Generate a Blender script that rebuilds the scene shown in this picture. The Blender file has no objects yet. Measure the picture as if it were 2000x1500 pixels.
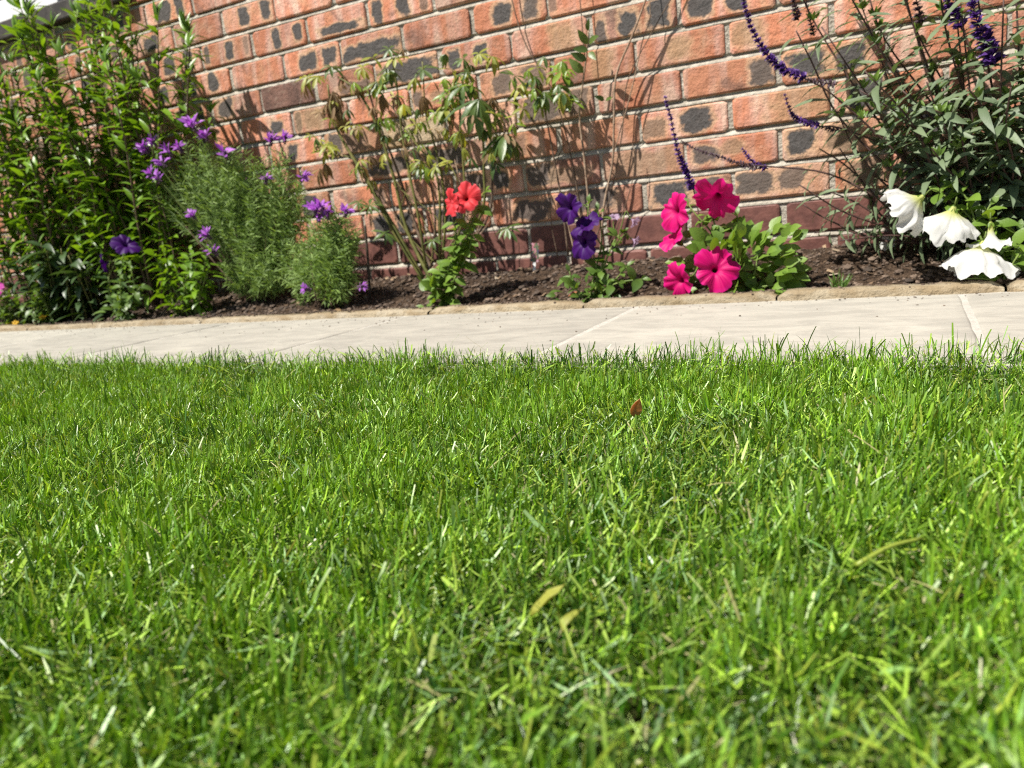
import bpy, math, random
import numpy as np
from mathutils import Vector, Matrix, noise as mnoise

random.seed(7)
rng = np.random.default_rng(7)
scene = bpy.context.scene
col = scene.collection

# ------------------------------------------------------------------ camera
CAM = Vector((0.7225, -1.9739, 0.2142))
RIGHT = Vector((0.88862, 0.44762, -0.09999))
FWD = Vector((-0.45858, 0.86333, -0.21064))
UP = Vector((-0.00796, 0.23303, 0.97244))
FPX = 1503.0                       # focal length in pixels of a 2000 px wide frame
cd = bpy.data.cameras.new('camera')
cam = bpy.data.objects.new('camera', cd)
col.objects.link(cam)
m = Matrix.Identity(4)
for r_ in range(3):
    m[r_][0] = RIGHT[r_]; m[r_][1] = UP[r_]; m[r_][2] = -FWD[r_]; m[r_][3] = CAM[r_]
cam.matrix_world = m
cd.sensor_width = 36.0
cd.lens = 36.0 * FPX / 2000.0
cd.clip_start = 0.01
cd.clip_end = 200.0
cd.dof.use_dof = True
cd.dof.focus_distance = 0.88
cd.dof.aperture_fstop = 7.4
scene.camera = cam
scene.cycles.filter_width = 1.1
scene.cycles.use_denoising = False      # at full samples the slight grain keeps the grass crisp

# ------------------------------------------------------------------ sky and sun
SUN = Vector((0.34, 0.46, -0.94)).normalized()      # the way the light travels
world = bpy.data.worlds.new('World')
scene.world = world
world.use_nodes = True
wn = world.node_tree.nodes
wl = world.node_tree.links
sky = wn.new('ShaderNodeTexSky')
sky.sky_type = 'NISHITA'
sky.sun_disc = False
sky.sun_elevation = math.asin(-SUN.z)
sky.sun_rotation = math.atan2(-SUN.x, -SUN.y)
wl.new(sky.outputs[0], wn['Background'].inputs[0])
wn['Background'].inputs[1].default_value = 0.05
sd = bpy.data.lights.new('sun', 'SUN')
sd.energy = 5.0
sd.angle = math.radians(0.53)
sd.color = (1.0, 0.95, 0.87)
sun = bpy.data.objects.new('sun', sd)
col.objects.link(sun)
sun.rotation_euler = SUN.to_track_quat('-Z', 'Y').to_euler()
sun.location = (-2, -3, 5)
scene.view_settings.view_transform = 'Standard'
scene.view_settings.look = 'None'
scene.view_settings.gamma = 1.0
scene.view_settings.exposure = 0.90

# ------------------------------------------------------------------ helpers
def ray(u, v):
    return FWD + RIGHT * ((u - 1000) / FPX) - UP * ((v - 750) / FPX)

def at(u, v, Y):
    """world point seen at photo pixel (u, v) that stands at depth plane y = Y"""
    d = ray(u, v)
    return CAM + d * ((Y - CAM.y) / d.y)

def soil_z(x, y):
    t = max(0.0, min(1.0, (y + 0.335) / 0.29))
    t = t * t * (3 - 2 * t)
    n = mnoise.noise(Vector((x * 7, y * 7, 1.3))) * 0.010 + mnoise.noise(Vector((x * 23, y * 23, 4.1))) * 0.006
    return 0.006 + 0.062 * t + n

def tag(o, label=None, cat=None, group=None, kind=None):
    if label: o['label'] = label
    if cat: o['category'] = cat
    if group: o['group'] = group
    if kind: o['kind'] = kind
    return o

def mesh(name, verts, faces, mat=None, smooth=False):
    me = bpy.data.meshes.new(name)
    me.from_pydata([tuple(v) for v in verts], [], faces)
    if mat: me.materials.append(mat)
    if smooth: me.polygons.foreach_set('use_smooth', [True] * len(me.polygons))
    me.update()
    return me

def obj(name, me, parent=None, mat4=None):
    o = bpy.data.objects.new(name, me)
    col.objects.link(o)
    if parent: o.parent = parent
    if mat4 is not None: o.matrix_local = mat4
    return o

def empty(name, loc):
    o = bpy.data.objects.new(name, None)
    o.empty_display_size = 0.05
    o.location = loc
    col.objects.link(o)
    return o

def box_vf(x0, x1, y0, y1, z0, z1):
    v = [(x0,y0,z0),(x1,y0,z0),(x1,y1,z0),(x0,y1,z0),(x0,y0,z1),(x1,y0,z1),(x1,y1,z1),(x0,y1,z1)]
    f = [(0,3,2,1),(4,5,6,7),(0,1,5,4),(1,2,6,5),(2,3,7,6),(3,0,4,7)]
    return v, f

class Acc:
    """collects verts and faces of one mesh"""
    def __init__(s): s.v = []; s.f = []
    def add(s, v, f):
        o = len(s.v); s.v += list(v); s.f += [tuple(i + o for i in q) for q in f]
    def build(s, name, mat, parent=None, smooth=False, off=None):
        v = s.v if off is None else [Vector(p) - off for p in s.v]
        return obj(name, mesh(name, v, s.f, mat, smooth), parent)

def frame_of(d, up):
    d = Vector(d).normalized()
    x = d.cross(Vector(up))
    if x.length < 1e-4: x = d.cross(Vector((0.3, 1, 0.2)))
    x.normalize()
    z = x.cross(d)
    return x, d, z

def place(pos, d, up, sx, sy, sz):
    x, y, z = frame_of(d, up)
    M = Matrix.Identity(4)
    for i in range(3):
        M[i][0] = x[i] * sx; M[i][1] = y[i] * sy; M[i][2] = z[i] * sz; M[i][3] = pos[i]
    return M

def catmull(pts, n=5):
    P = [Vector(p) for p in pts]
    if len(P) < 3:
        return [P[0].lerp(P[-1], i / n) for i in range(n + 1)]
    Q = [P[0] * 2 - P[1]] + P + [P[-1] * 2 - P[-2]]
    out = []
    for i in range(1, len(Q) - 2):
        a, b, c, d = Q[i-1:i+3]
        for k in range(n):
            t = k / n
            out.append(0.5 * ((2*b) + (c - a)*t + (2*a - 5*b + 4*c - d)*t*t + (3*b - a - 3*c + d)*t**3))
    out.append(P[-1])
    return out

def tube_vf(pts, r0, r1, sides=6):
    n = len(pts); v = []; f = []
    for i, p in enumerate(pts):
        t = (pts[min(i+1, n-1)] - pts[max(i-1, 0)])
        x, d, z = frame_of(t, (0.2, -0.9, 0.35))
        r = r0 + (r1 - r0) * i / (n - 1)
        for k in range(sides):
            a = 2 * math.pi * k / sides
            v.append(p + x * (r * math.cos(a)) + z * (r * math.sin(a)))
    for i in range(n - 1):
        for k in range(sides):
            f.append((i*sides + k, i*sides + (k+1) % sides, (i+1)*sides + (k+1) % sides, (i+1)*sides + k))
    f.append(tuple(reversed(range(sides))))
    f.append(tuple((n-1)*sides + k for k in range(sides)))
    return v, f

# ------------------------------------------------------------------ materials
class NT:
    def __init__(s, name):
        s.m = bpy.data.materials.new(name); s.m.use_nodes = True
        s.t = s.m.node_tree; s.n = s.t.nodes; s.l = s.t.links
        s.b = s.n['Principled BSDF']; s.out = s.n['Material Output']
    def node(s, typ, ins=None, **kw):
        n = s.n.new(typ)
        for k, v in kw.items(): setattr(n, k, v)
        for k, v in (ins or {}).items(): s.put(n, k, v)
        return n
    def put(s, n, k, v):
        if isinstance(v, bpy.types.NodeSocket): s.l.new(v, n.inputs[k])
        else: n.inputs[k].default_value = v
    def math(s, op, a, b=None, c=None, clamp=False):
        n = s.node('ShaderNodeMath', operation=op, use_clamp=clamp)
        for i, v in enumerate((a, b, c)):
            if v is not None: s.put(n, i, v)
        return n.outputs[0]
    def mix(s, f, a, b, blend='MIX'):
        n = s.node('ShaderNodeMix', data_type='RGBA', blend_type=blend)
        s.put(n, 0, f); s.put(n, 6, a); s.put(n, 7, b)
        return n.outputs[2]
    def noise(s, vec, scale, detail=3.0, rough=0.55, dist=0.0):
        n = s.node('ShaderNodeTexNoise', {'Scale': scale, 'Detail': detail, 'Roughness': rough, 'Distortion': dist})
        if vec is not None: s.put(n, 'Vector', vec)
        return n.outputs['Fac']
    def ramp(s, f, stops):
        n = s.node('ShaderNodeValToRGB'); s.put(n, 0, f)
        e = n.color_ramp.elements
        while len(e) < len(stops): e.new(0.5)
        for q, (p, c) in zip(e, stops): q.position = p; q.color = c if len(c) == 4 else (*c, 1)
        return n.outputs[0]
    def smooth(s, x, lo, hi):
        n = s.node('ShaderNodeMapRange', {1: lo, 2: hi, 3: 0.0, 4: 1.0}, interpolation_type='SMOOTHSTEP')
        s.put(n, 0, x)
        return n.outputs[0]
    def bump(s, h, strength, dist=0.01, normal=None):
        n = s.node('ShaderNodeBump', {'Strength': strength, 'Distance': dist, 'Height': h})
        if normal is not None: s.put(n, 'Normal', normal)
        return n.outputs[0]

def c4(c): return (c[0], c[1], c[2], 1.0)

def leaf_mat(name, dark, light, trans=0.3, rough=0.42, tcol=None, spec=0.5):
    t = NT(name)
    oi = t.node('ShaderNodeObjectInfo'); ge = t.node('ShaderNodeNewGeometry'); tc = t.node('ShaderNodeTexCoord')
    r = t.math('FRACT', t.math('ADD', oi.outputs['Random'], ge.outputs['Random Per Island']))
    n = t.noise(ge.outputs['Position'], 60.0, 2.0)
    f = t.math('ADD', t.math('MULTIPLY', r, 0.75), t.math('MULTIPLY', n, 0.3), clamp=True)
    c = t.mix(f, c4(dark), c4(light))
    t.put(t.b, 'Base Color', c)
    t.put(t.b, 'Roughness', rough)
    t.put(t.b, 'Specular IOR Level', spec)
    t.put(t.b, 'Normal', t.bump(t.noise(ge.outputs['Position'], 260.0, 2.0), 0.25, 0.002))
    if tcol is None: tcol = (1.5, 1.35, 0.45)
    tr = t.node('ShaderNodeBsdfTranslucent', {0: t.mix(1.0, c, c4(tcol), 'MULTIPLY')})
    mx = t.node('ShaderNodeMixShader', {0: trans, 1: t.b.outputs[0], 2: tr.outputs[0]})
    t.l.new(mx.outputs[0], t.out.inputs[0])
    return t.m

def plain_mat(name, a, b, scale=40.0, rough=0.7, bump=0.3, bdist=0.003, spec=0.3):
    t = NT(name)
    ge = t.node('ShaderNodeNewGeometry')
    n = t.noise(ge.outputs['Position'], scale, 4.0)
    t.put(t.b, 'Base Color', t.mix(t.smooth(n, 0.35, 0.65), c4(a), c4(b)))
    t.put(t.b, 'Roughness', rough); t.put(t.b, 'Specular IOR Level', spec)
    t.put(t.b, 'Normal', t.bump(t.noise(ge.outputs['Position'], scale * 4, 3.0), bump, bdist))
    return t.m

def island_mat(name, stops, rough=0.85, scale=300.0):
    t = NT(name)
    ge = t.node('ShaderNodeNewGeometry')
    c = t.ramp(ge.outputs['Random Per Island'], stops)
    n = t.noise(ge.outputs['Position'], scale, 3.0)
    t.put(t.b, 'Base Color', t.mix(t.math('MULTIPLY', n, 0.5), c, (0.02, 0.014, 0.01, 1)))
    t.put(t.b, 'Roughness', rough)
    t.put(t.b, 'Normal', t.bump(n, 0.5, 0.003))
    return t.m

def petal_mat(name, petal, throat, trans=0.35, vein=0.25, edge=None):
    t = NT(name)
    at_ = t.node('ShaderNodeAttribute', attribute_name='rad')
    an = t.node('ShaderNodeAttribute', attribute_name='ang')
    rad = at_.outputs['Fac']
    ge = t.node('ShaderNodeNewGeometry')
    base = t.mix(t.noise(ge.outputs['Position'], 45.0, 3.0), c4(petal), c4([x * 0.82 for x in petal]))
    w = t.math('SINE', t.math('MULTIPLY', an.outputs['Fac'], 35.0))
    v = t.math('MULTIPLY', t.smooth(w, 0.75, 1.0), t.math('SUBTRACT', 1.0, t.smooth(rad, 0.45, 0.95)))
    base = t.mix(t.math('MULTIPLY', v, vein), base, c4(throat))
    base = t.mix(t.smooth(rad, 0.14, 0.46), c4(throat), base)
    if edge: base = t.mix(t.math('MULTIPLY', t.smooth(rad, 0.85, 1.0), 0.6), base, c4(edge))
    t.put(t.b, 'Base Color', base); t.put(t.b, 'Roughness', 0.55); t.put(t.b, 'Specular IOR Level', 0.25)
    t.put(t.b, 'Normal', t.bump(w, 0.2 * vein, 0.002))
    tr = t.node('ShaderNodeBsdfTranslucent', {0: base})
    mx = t.node('ShaderNodeMixShader', {0: trans, 1: t.b.outputs[0], 2: tr.outputs[0]})
    t.l.new(mx.outputs[0], t.out.inputs[0])
    return t.m

def brick_material():
    t = NT('brick_facing')
    tc = t.node('ShaderNodeTexCoord'); oi = t.node('ShaderNodeObjectInfo'); ge = t.node('ShaderNodeNewGeometry')
    ob = tc.outputs['Object']
    rnd = t.math('FRACT', t.math('ADD', oi.outputs['Random'], ge.outputs['Random Per Island']))
    shift = t.node('ShaderNodeCombineXYZ', {0: t.math('MULTIPLY', rnd, 37.0), 1: t.math('MULTIPLY', rnd, 91.0), 2: t.math('MULTIPLY', rnd, 17.0)})
    vec = t.node('ShaderNodeVectorMath', operation='ADD'); t.put(vec, 0, ob); t.put(vec, 1, shift.outputs[0])
    P = vec.outputs[0]
    st = t.node('ShaderNodeMapping', {'Vector': P, 'Scale': (1.0, 1.0, 0.18)})          # upright flashes left by stacking in the kiln
    band = t.noise(st.outputs[0], 26.0, 2.0, 0.5)
    blot = t.noise(P, 14.0, 4.0, 0.6, 0.6)
    fine = t.noise(P, 150.0, 5.0, 0.65)
    tone = t.node('ShaderNodeAttribute', attribute_type='OBJECT', attribute_name='tone')
    ts = t.node('ShaderNodeSeparateXYZ', {0: tone.outputs['Vector']})
    orange = (0.52, 0.200, 0.110, 1); pink = (0.58, 0.305, 0.230, 1); tan = (0.55, 0.335, 0.205, 1)
    base = t.mix(t.smooth(band, 0.40, 0.60), orange, pink)
    base = t.mix(t.math('MULTIPLY', t.smooth(band, 0.56, 0.68), 0.7), base, (0.68, 0.49, 0.38, 1))
    base = t.mix(t.math('MULTIPLY', t.smooth(blot, 0.48, 0.72), 0.55), base, tan)
    base = t.mix(t.math('MULTIPLY', t.smooth(blot, 0.45, 0.25), 0.45), base, (0.37, 0.125, 0.065, 1))
    base = t.mix(ts.outputs[0], base, t.mix(t.smooth(blot, 0.35, 0.65), (0.10, 0.062, 0.052, 1), (0.24, 0.13, 0.10, 1)))   # over-fired
    base = t.mix(ts.outputs[1], base, t.mix(t.smooth(blot, 0.4, 0.7), (0.58, 0.47, 0.32, 1), (0.46, 0.27, 0.12, 1)))       # cream
    val = t.math('ADD', 0.74, t.math('MULTIPLY', rnd, 0.46))
    hs = t.node('ShaderNodeHueSaturation', {'Hue': 0.5, 'Saturation': 1.0, 'Value': val, 'Color': base})
    base = hs.outputs[0]
    pit = t.smooth(t.noise(P, 85.0, 2.0, 0.5), 0.72, 0.80)
    base = t.mix(t.math('MULTIPLY', pit, 0.5), base, (0.10, 0.05, 0.03, 1))
    base = t.mix(t.math('MULTIPLY', fine, 0.22), base, (0.20, 0.085, 0.05, 1))
    lime = t.smooth(t.noise(P, 20.0, 6.0, 0.7, 1.0), 0.54, 0.74)
    base = t.mix(t.math('MULTIPLY', lime, 0.35), base, (0.50, 0.39, 0.30, 1))
    soot = t.math('MULTIPLY', t.smooth(t.noise(P, 9.0, 5.0, 0.65, 0.8), 0.56, 0.68), 0.65)
    base = t.mix(soot, base, (0.12, 0.075, 0.06, 1))
    sep = t.node('ShaderNodeSeparateXYZ', {0: ob})
    wob = t.math('ADD', t.math('MULTIPLY', t.math('SUBTRACT', t.noise(P, 60.0, 4.0, 0.65), 0.5), 0.6), t.math('MULTIPLY', t.math('SUBTRACT', t.noise(P, 22.0, 3.0, 0.6), 0.5), 1.7))
    for k in (1, 2, 3):
        a = t.node('ShaderNodeAttribute', attribute_type='OBJECT', attribute_name='spot_%d' % k)
        b = t.node('ShaderNodeAttribute', attribute_type='OBJECT', attribute_name='shape_%d' % k)
        sa = t.node('ShaderNodeSeparateXYZ', {0: a.outputs['Vector']})
        sb = t.node('ShaderNodeSeparateXYZ', {0: b.outputs['Vector']})
        dx = t.math('DIVIDE', t.math('ABSOLUTE', t.math('SUBTRACT', sep.outputs[0], sa.outputs[0])), t.math('MAXIMUM', sa.outputs[1], 0.001))
        dz = t.math('DIVIDE', t.math('ABSOLUTE', t.math('SUBTRACT', sep.outputs[2], sb.outputs[0])), t.math('MAXIMUM', sb.outputs[1], 0.001))
        d = t.math('POWER', t.math('ADD', t.math('POWER', dx, 4.0), t.math('POWER', dz, 4.0)), 0.25)
        d = t.math('ADD', d, wob)
        halo = t.math('MULTIPLY', t.math('SUBTRACT', 1.0, t.smooth(d, 1.08, 1.5)), sa.outputs[2])
        core = t.math('MULTIPLY', t.math('SUBTRACT', 1.0, t.smooth(d, 0.84, 1.16)), sa.outputs[2])
        base = t.mix(t.math('MULTIPLY', halo, 0.75), base, (0.54, 0.345, 0.21, 1))
        dk = t.mix(sb.outputs[2], t.mix(fine, (0.022, 0.026, 0.029, 1), (0.080, 0.088, 0.094, 1)), (0.30, 0.19, 0.10, 1))
        base = t.mix(t.math('MULTIPLY', core, 0.93), base, dk)
    t.put(t.b, 'Base Color', base); t.put(t.b, 'Roughness', 0.82); t.put(t.b, 'Specular IOR Level', 0.25)
    h = t.math('SUBTRACT', t.math('ADD', t.math('MULTIPLY', fine, 0.6), t.math('MULTIPLY', t.noise(P, 40.0, 4.0), 1.0)), t.math('MULTIPLY', pit, 0.8))
    t.put(t.b, 'Normal', t.bump(h, 0.9, 0.005))
    return t.m

def slab_material(name, a, b, c, streak=(2.6, 6.5, 4.0), rough=0.5):
    t = NT(name)
    tc = t.node('ShaderNodeTexCoord'); oi = t.node('ShaderNodeObjectInfo'); ge = t.node('ShaderNodeNewGeometry')
    sh = t.node('ShaderNodeCombineXYZ', {0: t.math('MULTIPLY', oi.outputs['Random'], 40.0), 1: t.math('MULTIPLY', oi.outputs['Random'], 13.0), 2: 0.0})
    vec = t.node('ShaderNodeVectorMath', operation='ADD'); t.put(vec, 0, ge.outputs['Position']); t.put(vec, 1, sh.outputs[0])
    mp = t.node('ShaderNodeMapping', {'Vector': vec.outputs[0], 'Scale': streak})
    n1 = t.noise(mp.outputs[0], 3.2, 6.0, 0.62, 0.8)
    n2 = t.noise(vec.outputs[0], 120.0, 4.0, 0.6)
    n3 = t.noise(vec.outputs[0], 9.0, 5.0, 0.65, 0.5)
    base = t.mix(t.smooth(n1, 0.4, 0.62), c4(a), c4(b))
    base = t.mix(t.math('MULTIPLY', t.smooth(n3, 0.5, 0.72), 0.6), base, c4(c))
    base = t.mix(t.math('MULTIPLY', n2, 0.25), base, c4([x * 0.6 for x in a]))
    grime = t.smooth(t.noise(vec.outputs[0], 33.0, 3.0, 0.6), 0.68, 0.78)
    base = t.mix(t.math('MULTIPLY', grime, 0.35), base, (0.16, 0.13, 0.09, 1))
    val = t.math('ADD', 0.94, t.math('MULTIPLY', oi.outputs['Random'], 0.12))
    hs = t.node('ShaderNodeHueSaturation', {'Value': val, 'Color': base})
    t.put(t.b, 'Base Color', hs.outputs[0]); t.put(t.b, 'Roughness', 0.75); t.put(t.b, 'Specular IOR Level', 0.3)
    h = t.math('ADD', t.math('MULTIPLY', n1, 1.0), t.math('MULTIPLY', n2, 0.25))
    if rough > .6: h = t.math('ADD', h, t.math('ADD', n3, t.math('MULTIPLY', t.noise(vec.outputs[0], 48.0, 5.0, 0.7), 1.6)))
    t.put(t.b, 'Normal', t.bump(h, rough, 0.006))
    return t.m

def grass_material():
    t = NT('grass_blade')
    a = t.node('ShaderNodeAttribute', attribute_name='tint')
    t.put(t.b, 'Base Color', a.outputs['Color']); t.put(t.b, 'Roughness', 0.38); t.put(t.b, 'Specular IOR Level', 0.4)
    tr = t.node('ShaderNodeBsdfTranslucent', {0: t.mix(1.0, a.outputs['Color'], (1.5, 1.5, 0.4, 1), 'MULTIPLY')})
    mx = t.node('ShaderNodeMixShader', {0: 0.24, 1: t.b.outputs[0], 2: tr.outputs[0]})
    t.l.new(mx.outputs[0], t.out.inputs[0])
    return t.m

M_BRICK = brick_material()
M_PLINTH = plain_mat('plinth_brick_clay', (0.115, 0.048, 0.039), (0.180, 0.076, 0.060), 30.0, 0.6, 0.35, 0.003)
M_MORTAR = plain_mat('mortar_lime', (0.30, 0.27, 0.22), (0.44, 0.40, 0.335), 38.0, 0.9, 0.8, 0.006)
M_PATHJOINT = plain_mat('path_pointing', (0.35, 0.333, 0.295), (0.41, 0.39, 0.345), 50.0, 0.9, 0.6, 0.004)
M_SLAB = slab_material('slab_concrete', (0.345, 0.328, 0.283), (0.282, 0.268, 0.232), (0.410, 0.388, 0.332))
M_EDGE = slab_material('edging_sandstone', (0.32, 0.265, 0.18), (0.235, 0.175, 0.10), (0.385, 0.343, 0.27), (4.0, 7.0, 9.0), 1.0)
M_SOIL = plain_mat('soil_dark', (0.032, 0.021, 0.014), (0.105, 0.070, 0.047), 70.0, 0.95, 1.0, 0.012, 0.1)
M_CLOD = island_mat('soil_clod', [(0.0, (0.045, 0.03, 0.02)), (0.6, (0.115, 0.077, 0.053)), (1.0, (0.22, 0.155, 0.11))])
M_CHIP = island_mat('bark_chip', [(0.0, (0.09, 0.055, 0.032)), (0.5, (0.22, 0.14, 0.08)), (0.85, (0.36, 0.25, 0.15)), (1.0, (0.45, 0.37, 0.27))])
M_TURF = plain_mat('turf_soil', (0.030, 0.026, 0.012), (0.060, 0.060, 0.018), 90.0, 0.95, 0.8, 0.006, 0.1)
M_GRASS = grass_material()
M_SILL = plain_mat('sill_slate', (0.04, 0.034, 0.03), (0.07, 0.06, 0.052), 25.0, 0.6, 0.3)
M_WHITE = plain_mat('frame_white', (0.74, 0.74, 0.73), (0.80, 0.80, 0.79), 10.0, 0.35, 0.05)
M_STAKE = plain_mat('stake_bark', (0.05, 0.038, 0.028), (0.10, 0.08, 0.06), 60.0, 0.8, 0.5)
M_TWIG = plain_mat('twig_bark', (0.20, 0.13, 0.085), (0.36, 0.26, 0.18), 70.0, 0.75, 0.5, 0.002)
M_TWIGD = plain_mat('twig_dark', (0.085, 0.055, 0.035), (0.16, 0.11, 0.075), 70.0, 0.75, 0.5, 0.002)
M_STEMG = plain_mat('stem_green', (0.10, 0.15, 0.03), (0.16, 0.21, 0.05), 50.0, 0.55, 0.2, 0.002)
M_STEMO = plain_mat('stem_olive', (0.085, 0.095, 0.022), (0.16, 0.15, 0.04), 35.0, 0.6, 0.3, 0.002)
M_STEMP = plain_mat('stem_purple', (0.05, 0.025, 0.024), (0.095, 0.055, 0.045), 50.0, 0.55, 0.2, 0.002)
M_SHRUB = leaf_mat('shrub_leaf', (0.045, 0.110, 0.009), (0.185, 0.330, 0.020), 0.34, 0.36)
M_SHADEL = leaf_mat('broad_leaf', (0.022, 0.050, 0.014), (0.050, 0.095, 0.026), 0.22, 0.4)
M_PETL = leaf_mat('petunia_leaf', (0.080, 0.155, 0.018), (0.170, 0.275, 0.038), 0.34, 0.45)
M_PETLD = leaf_mat('petunia_leaf_deep', (0.050, 0.105, 0.016), (0.115, 0.195, 0.030), 0.32, 0.45)
M_SALV = leaf_mat('salvia_leaf', (0.070, 0.110, 0.052), (0.170, 0.220, 0.120), 0.22, 0.55, (1.2, 1.3, 0.55))
M_LUPL = leaf_mat('palmate_leaf', (0.048, 0.095, 0.024), (0.105, 0.165, 0.032), 0.3, 0.4)
M_LUPY = leaf_mat('yellowing_leaf', (0.17, 0.22, 0.024), (0.37, 0.37, 0.06), 0.35, 0.5)
M_LUPG = leaf_mat('spring_leaf', (0.11, 0.20, 0.018), (0.24, 0.34, 0.04), 0.36, 0.4)
M_WILT = leaf_mat('wilted_leaf', (0.15, 0.085, 0.04), (0.33, 0.22, 0.10), 0.25, 0.7, (1.1, 1.0, 0.7))
M_LAV = leaf_mat('lavender_needle', (0.075, 0.150, 0.022), (0.290, 0.410, 0.105), 0.32, 0.6, (1.2, 1.2, 0.6))
M_LAVF = leaf_mat('lavender_bract', (0.25, 0.06, 0.38), (0.44, 0.13, 0.58), 0.35, 0.6, (1.2, 0.9, 1.2))
M_LAVD = plain_mat('lavender_head', (0.06, 0.03, 0.07), (0.13, 0.08, 0.11), 90.0, 0.7)
M_SPIKE = leaf_mat('salvia_floret', (0.045, 0.014, 0.105), (0.125, 0.045, 0.27), 0.25, 0.6, (1.1, 0.9, 1.3))
M_SPIKED = leaf_mat('salvia_calyx', (0.045, 0.022, 0.04), (0.10, 0.06, 0.075), 0.15, 0.6, (1.1, 1.0, 1.0))
M_TUFT = leaf_mat('tuft_blade', (0.06, 0.12, 0.02), (0.12, 0.21, 0.035), 0.35, 0.4)
M_PINK = petal_mat('pink_petal', (0.62, 0.002, 0.150), (0.12, 0.002, 0.025), 0.30, 0.6, (0.68, 0.012, 0.26))
M_CORAL = petal_mat('coral_petal', (0.70, 0.045, 0.055), (0.16, 0.006, 0.008), 0.34, 0.4, (0.72, 0.10, 0.12))
M_PURP = petal_mat('purple_petal', (0.050, 0.003, 0.125), (0.012, 0.002, 0.03), 0.34, 0.4)
M_WPET = petal_mat('white_petal', (0.78, 0.78, 0.75), (0.55, 0.58, 0.18), 0.42, 0.08)
M_LILAC = petal_mat('lilac_petal', (0.42, 0.30, 0.42), (0.16, 0.10, 0.14), 0.35)
M_YPET = petal_mat('yellow_petal', (0.75, 0.45, 0.03), (0.35, 0.12, 0.01), 0.3)
M_MAG = petal_mat('magenta_petal', (0.62, 0.07, 0.42), (0.2, 0.01, 0.1), 0.35)

# ------------------------------------------------------------------ the wall, brick by brick
COURSE = 0.08468
Z_A = 0.740                       # centre height of course 0
PITCH = 0.225
BL, BH, BD = 0.2135, 0.0715, 0.10
wall = empty('brick_wall', (-0.6, 0.0, 0.0))
tag(wall, 'weathered orange brick house wall with dark scorch marks behind the flower bed', 'wall')
W0 = Vector((-0.6, 0, 0))

def brick_mesh(seed, mat, chip=0.0022):
    r = random.Random(seed)
    def ring(hx, hz, y, cut):
        out = []
        for sx, sz in ((1, -1), (1, 1), (-1, 1), (-1, -1)):
            j = [r.uniform(-1, 1) * 0.0012 for _ in range(4)]
            a = (sx * hx + j[0], y, sz * (hz - cut) + j[1]); b = (sx * (hx - cut) + j[2], y, sz * hz + j[3])
            out += [b, a] if sx * sz < 0 else [a, b]
        return out
    cut = r.uniform(0.004, 0.009)
    rr = [ring(BL/2 - 0.002, BH/2 - 0.001, BD, 0.004), ring(BL/2, BH/2, 0.0045, cut), ring(BL/2 - 0.0012, BH/2 - 0.0012, 0.0014, cut), ring(BL/2 - 0.0045, BH/2 - 0.0042, 0.0, cut + 0.001)]
    v = [p for q in rr for p in q]
    f = [tuple(range(24, 32))]
    for k in range(3):
        for i in range(8):
            j = (i + 1) % 8
            f.append((k*8 + i, k*8 + j, (k+1)*8 + j, (k+1)*8 + i))
    return mesh('brick', v, f, mat)
B_MESH = [brick_mesh(s, M_BRICK) for s in range(8)]
P_MESH = [brick_mesh(50 + s, M_PLINTH) for s in range(4)]

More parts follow.
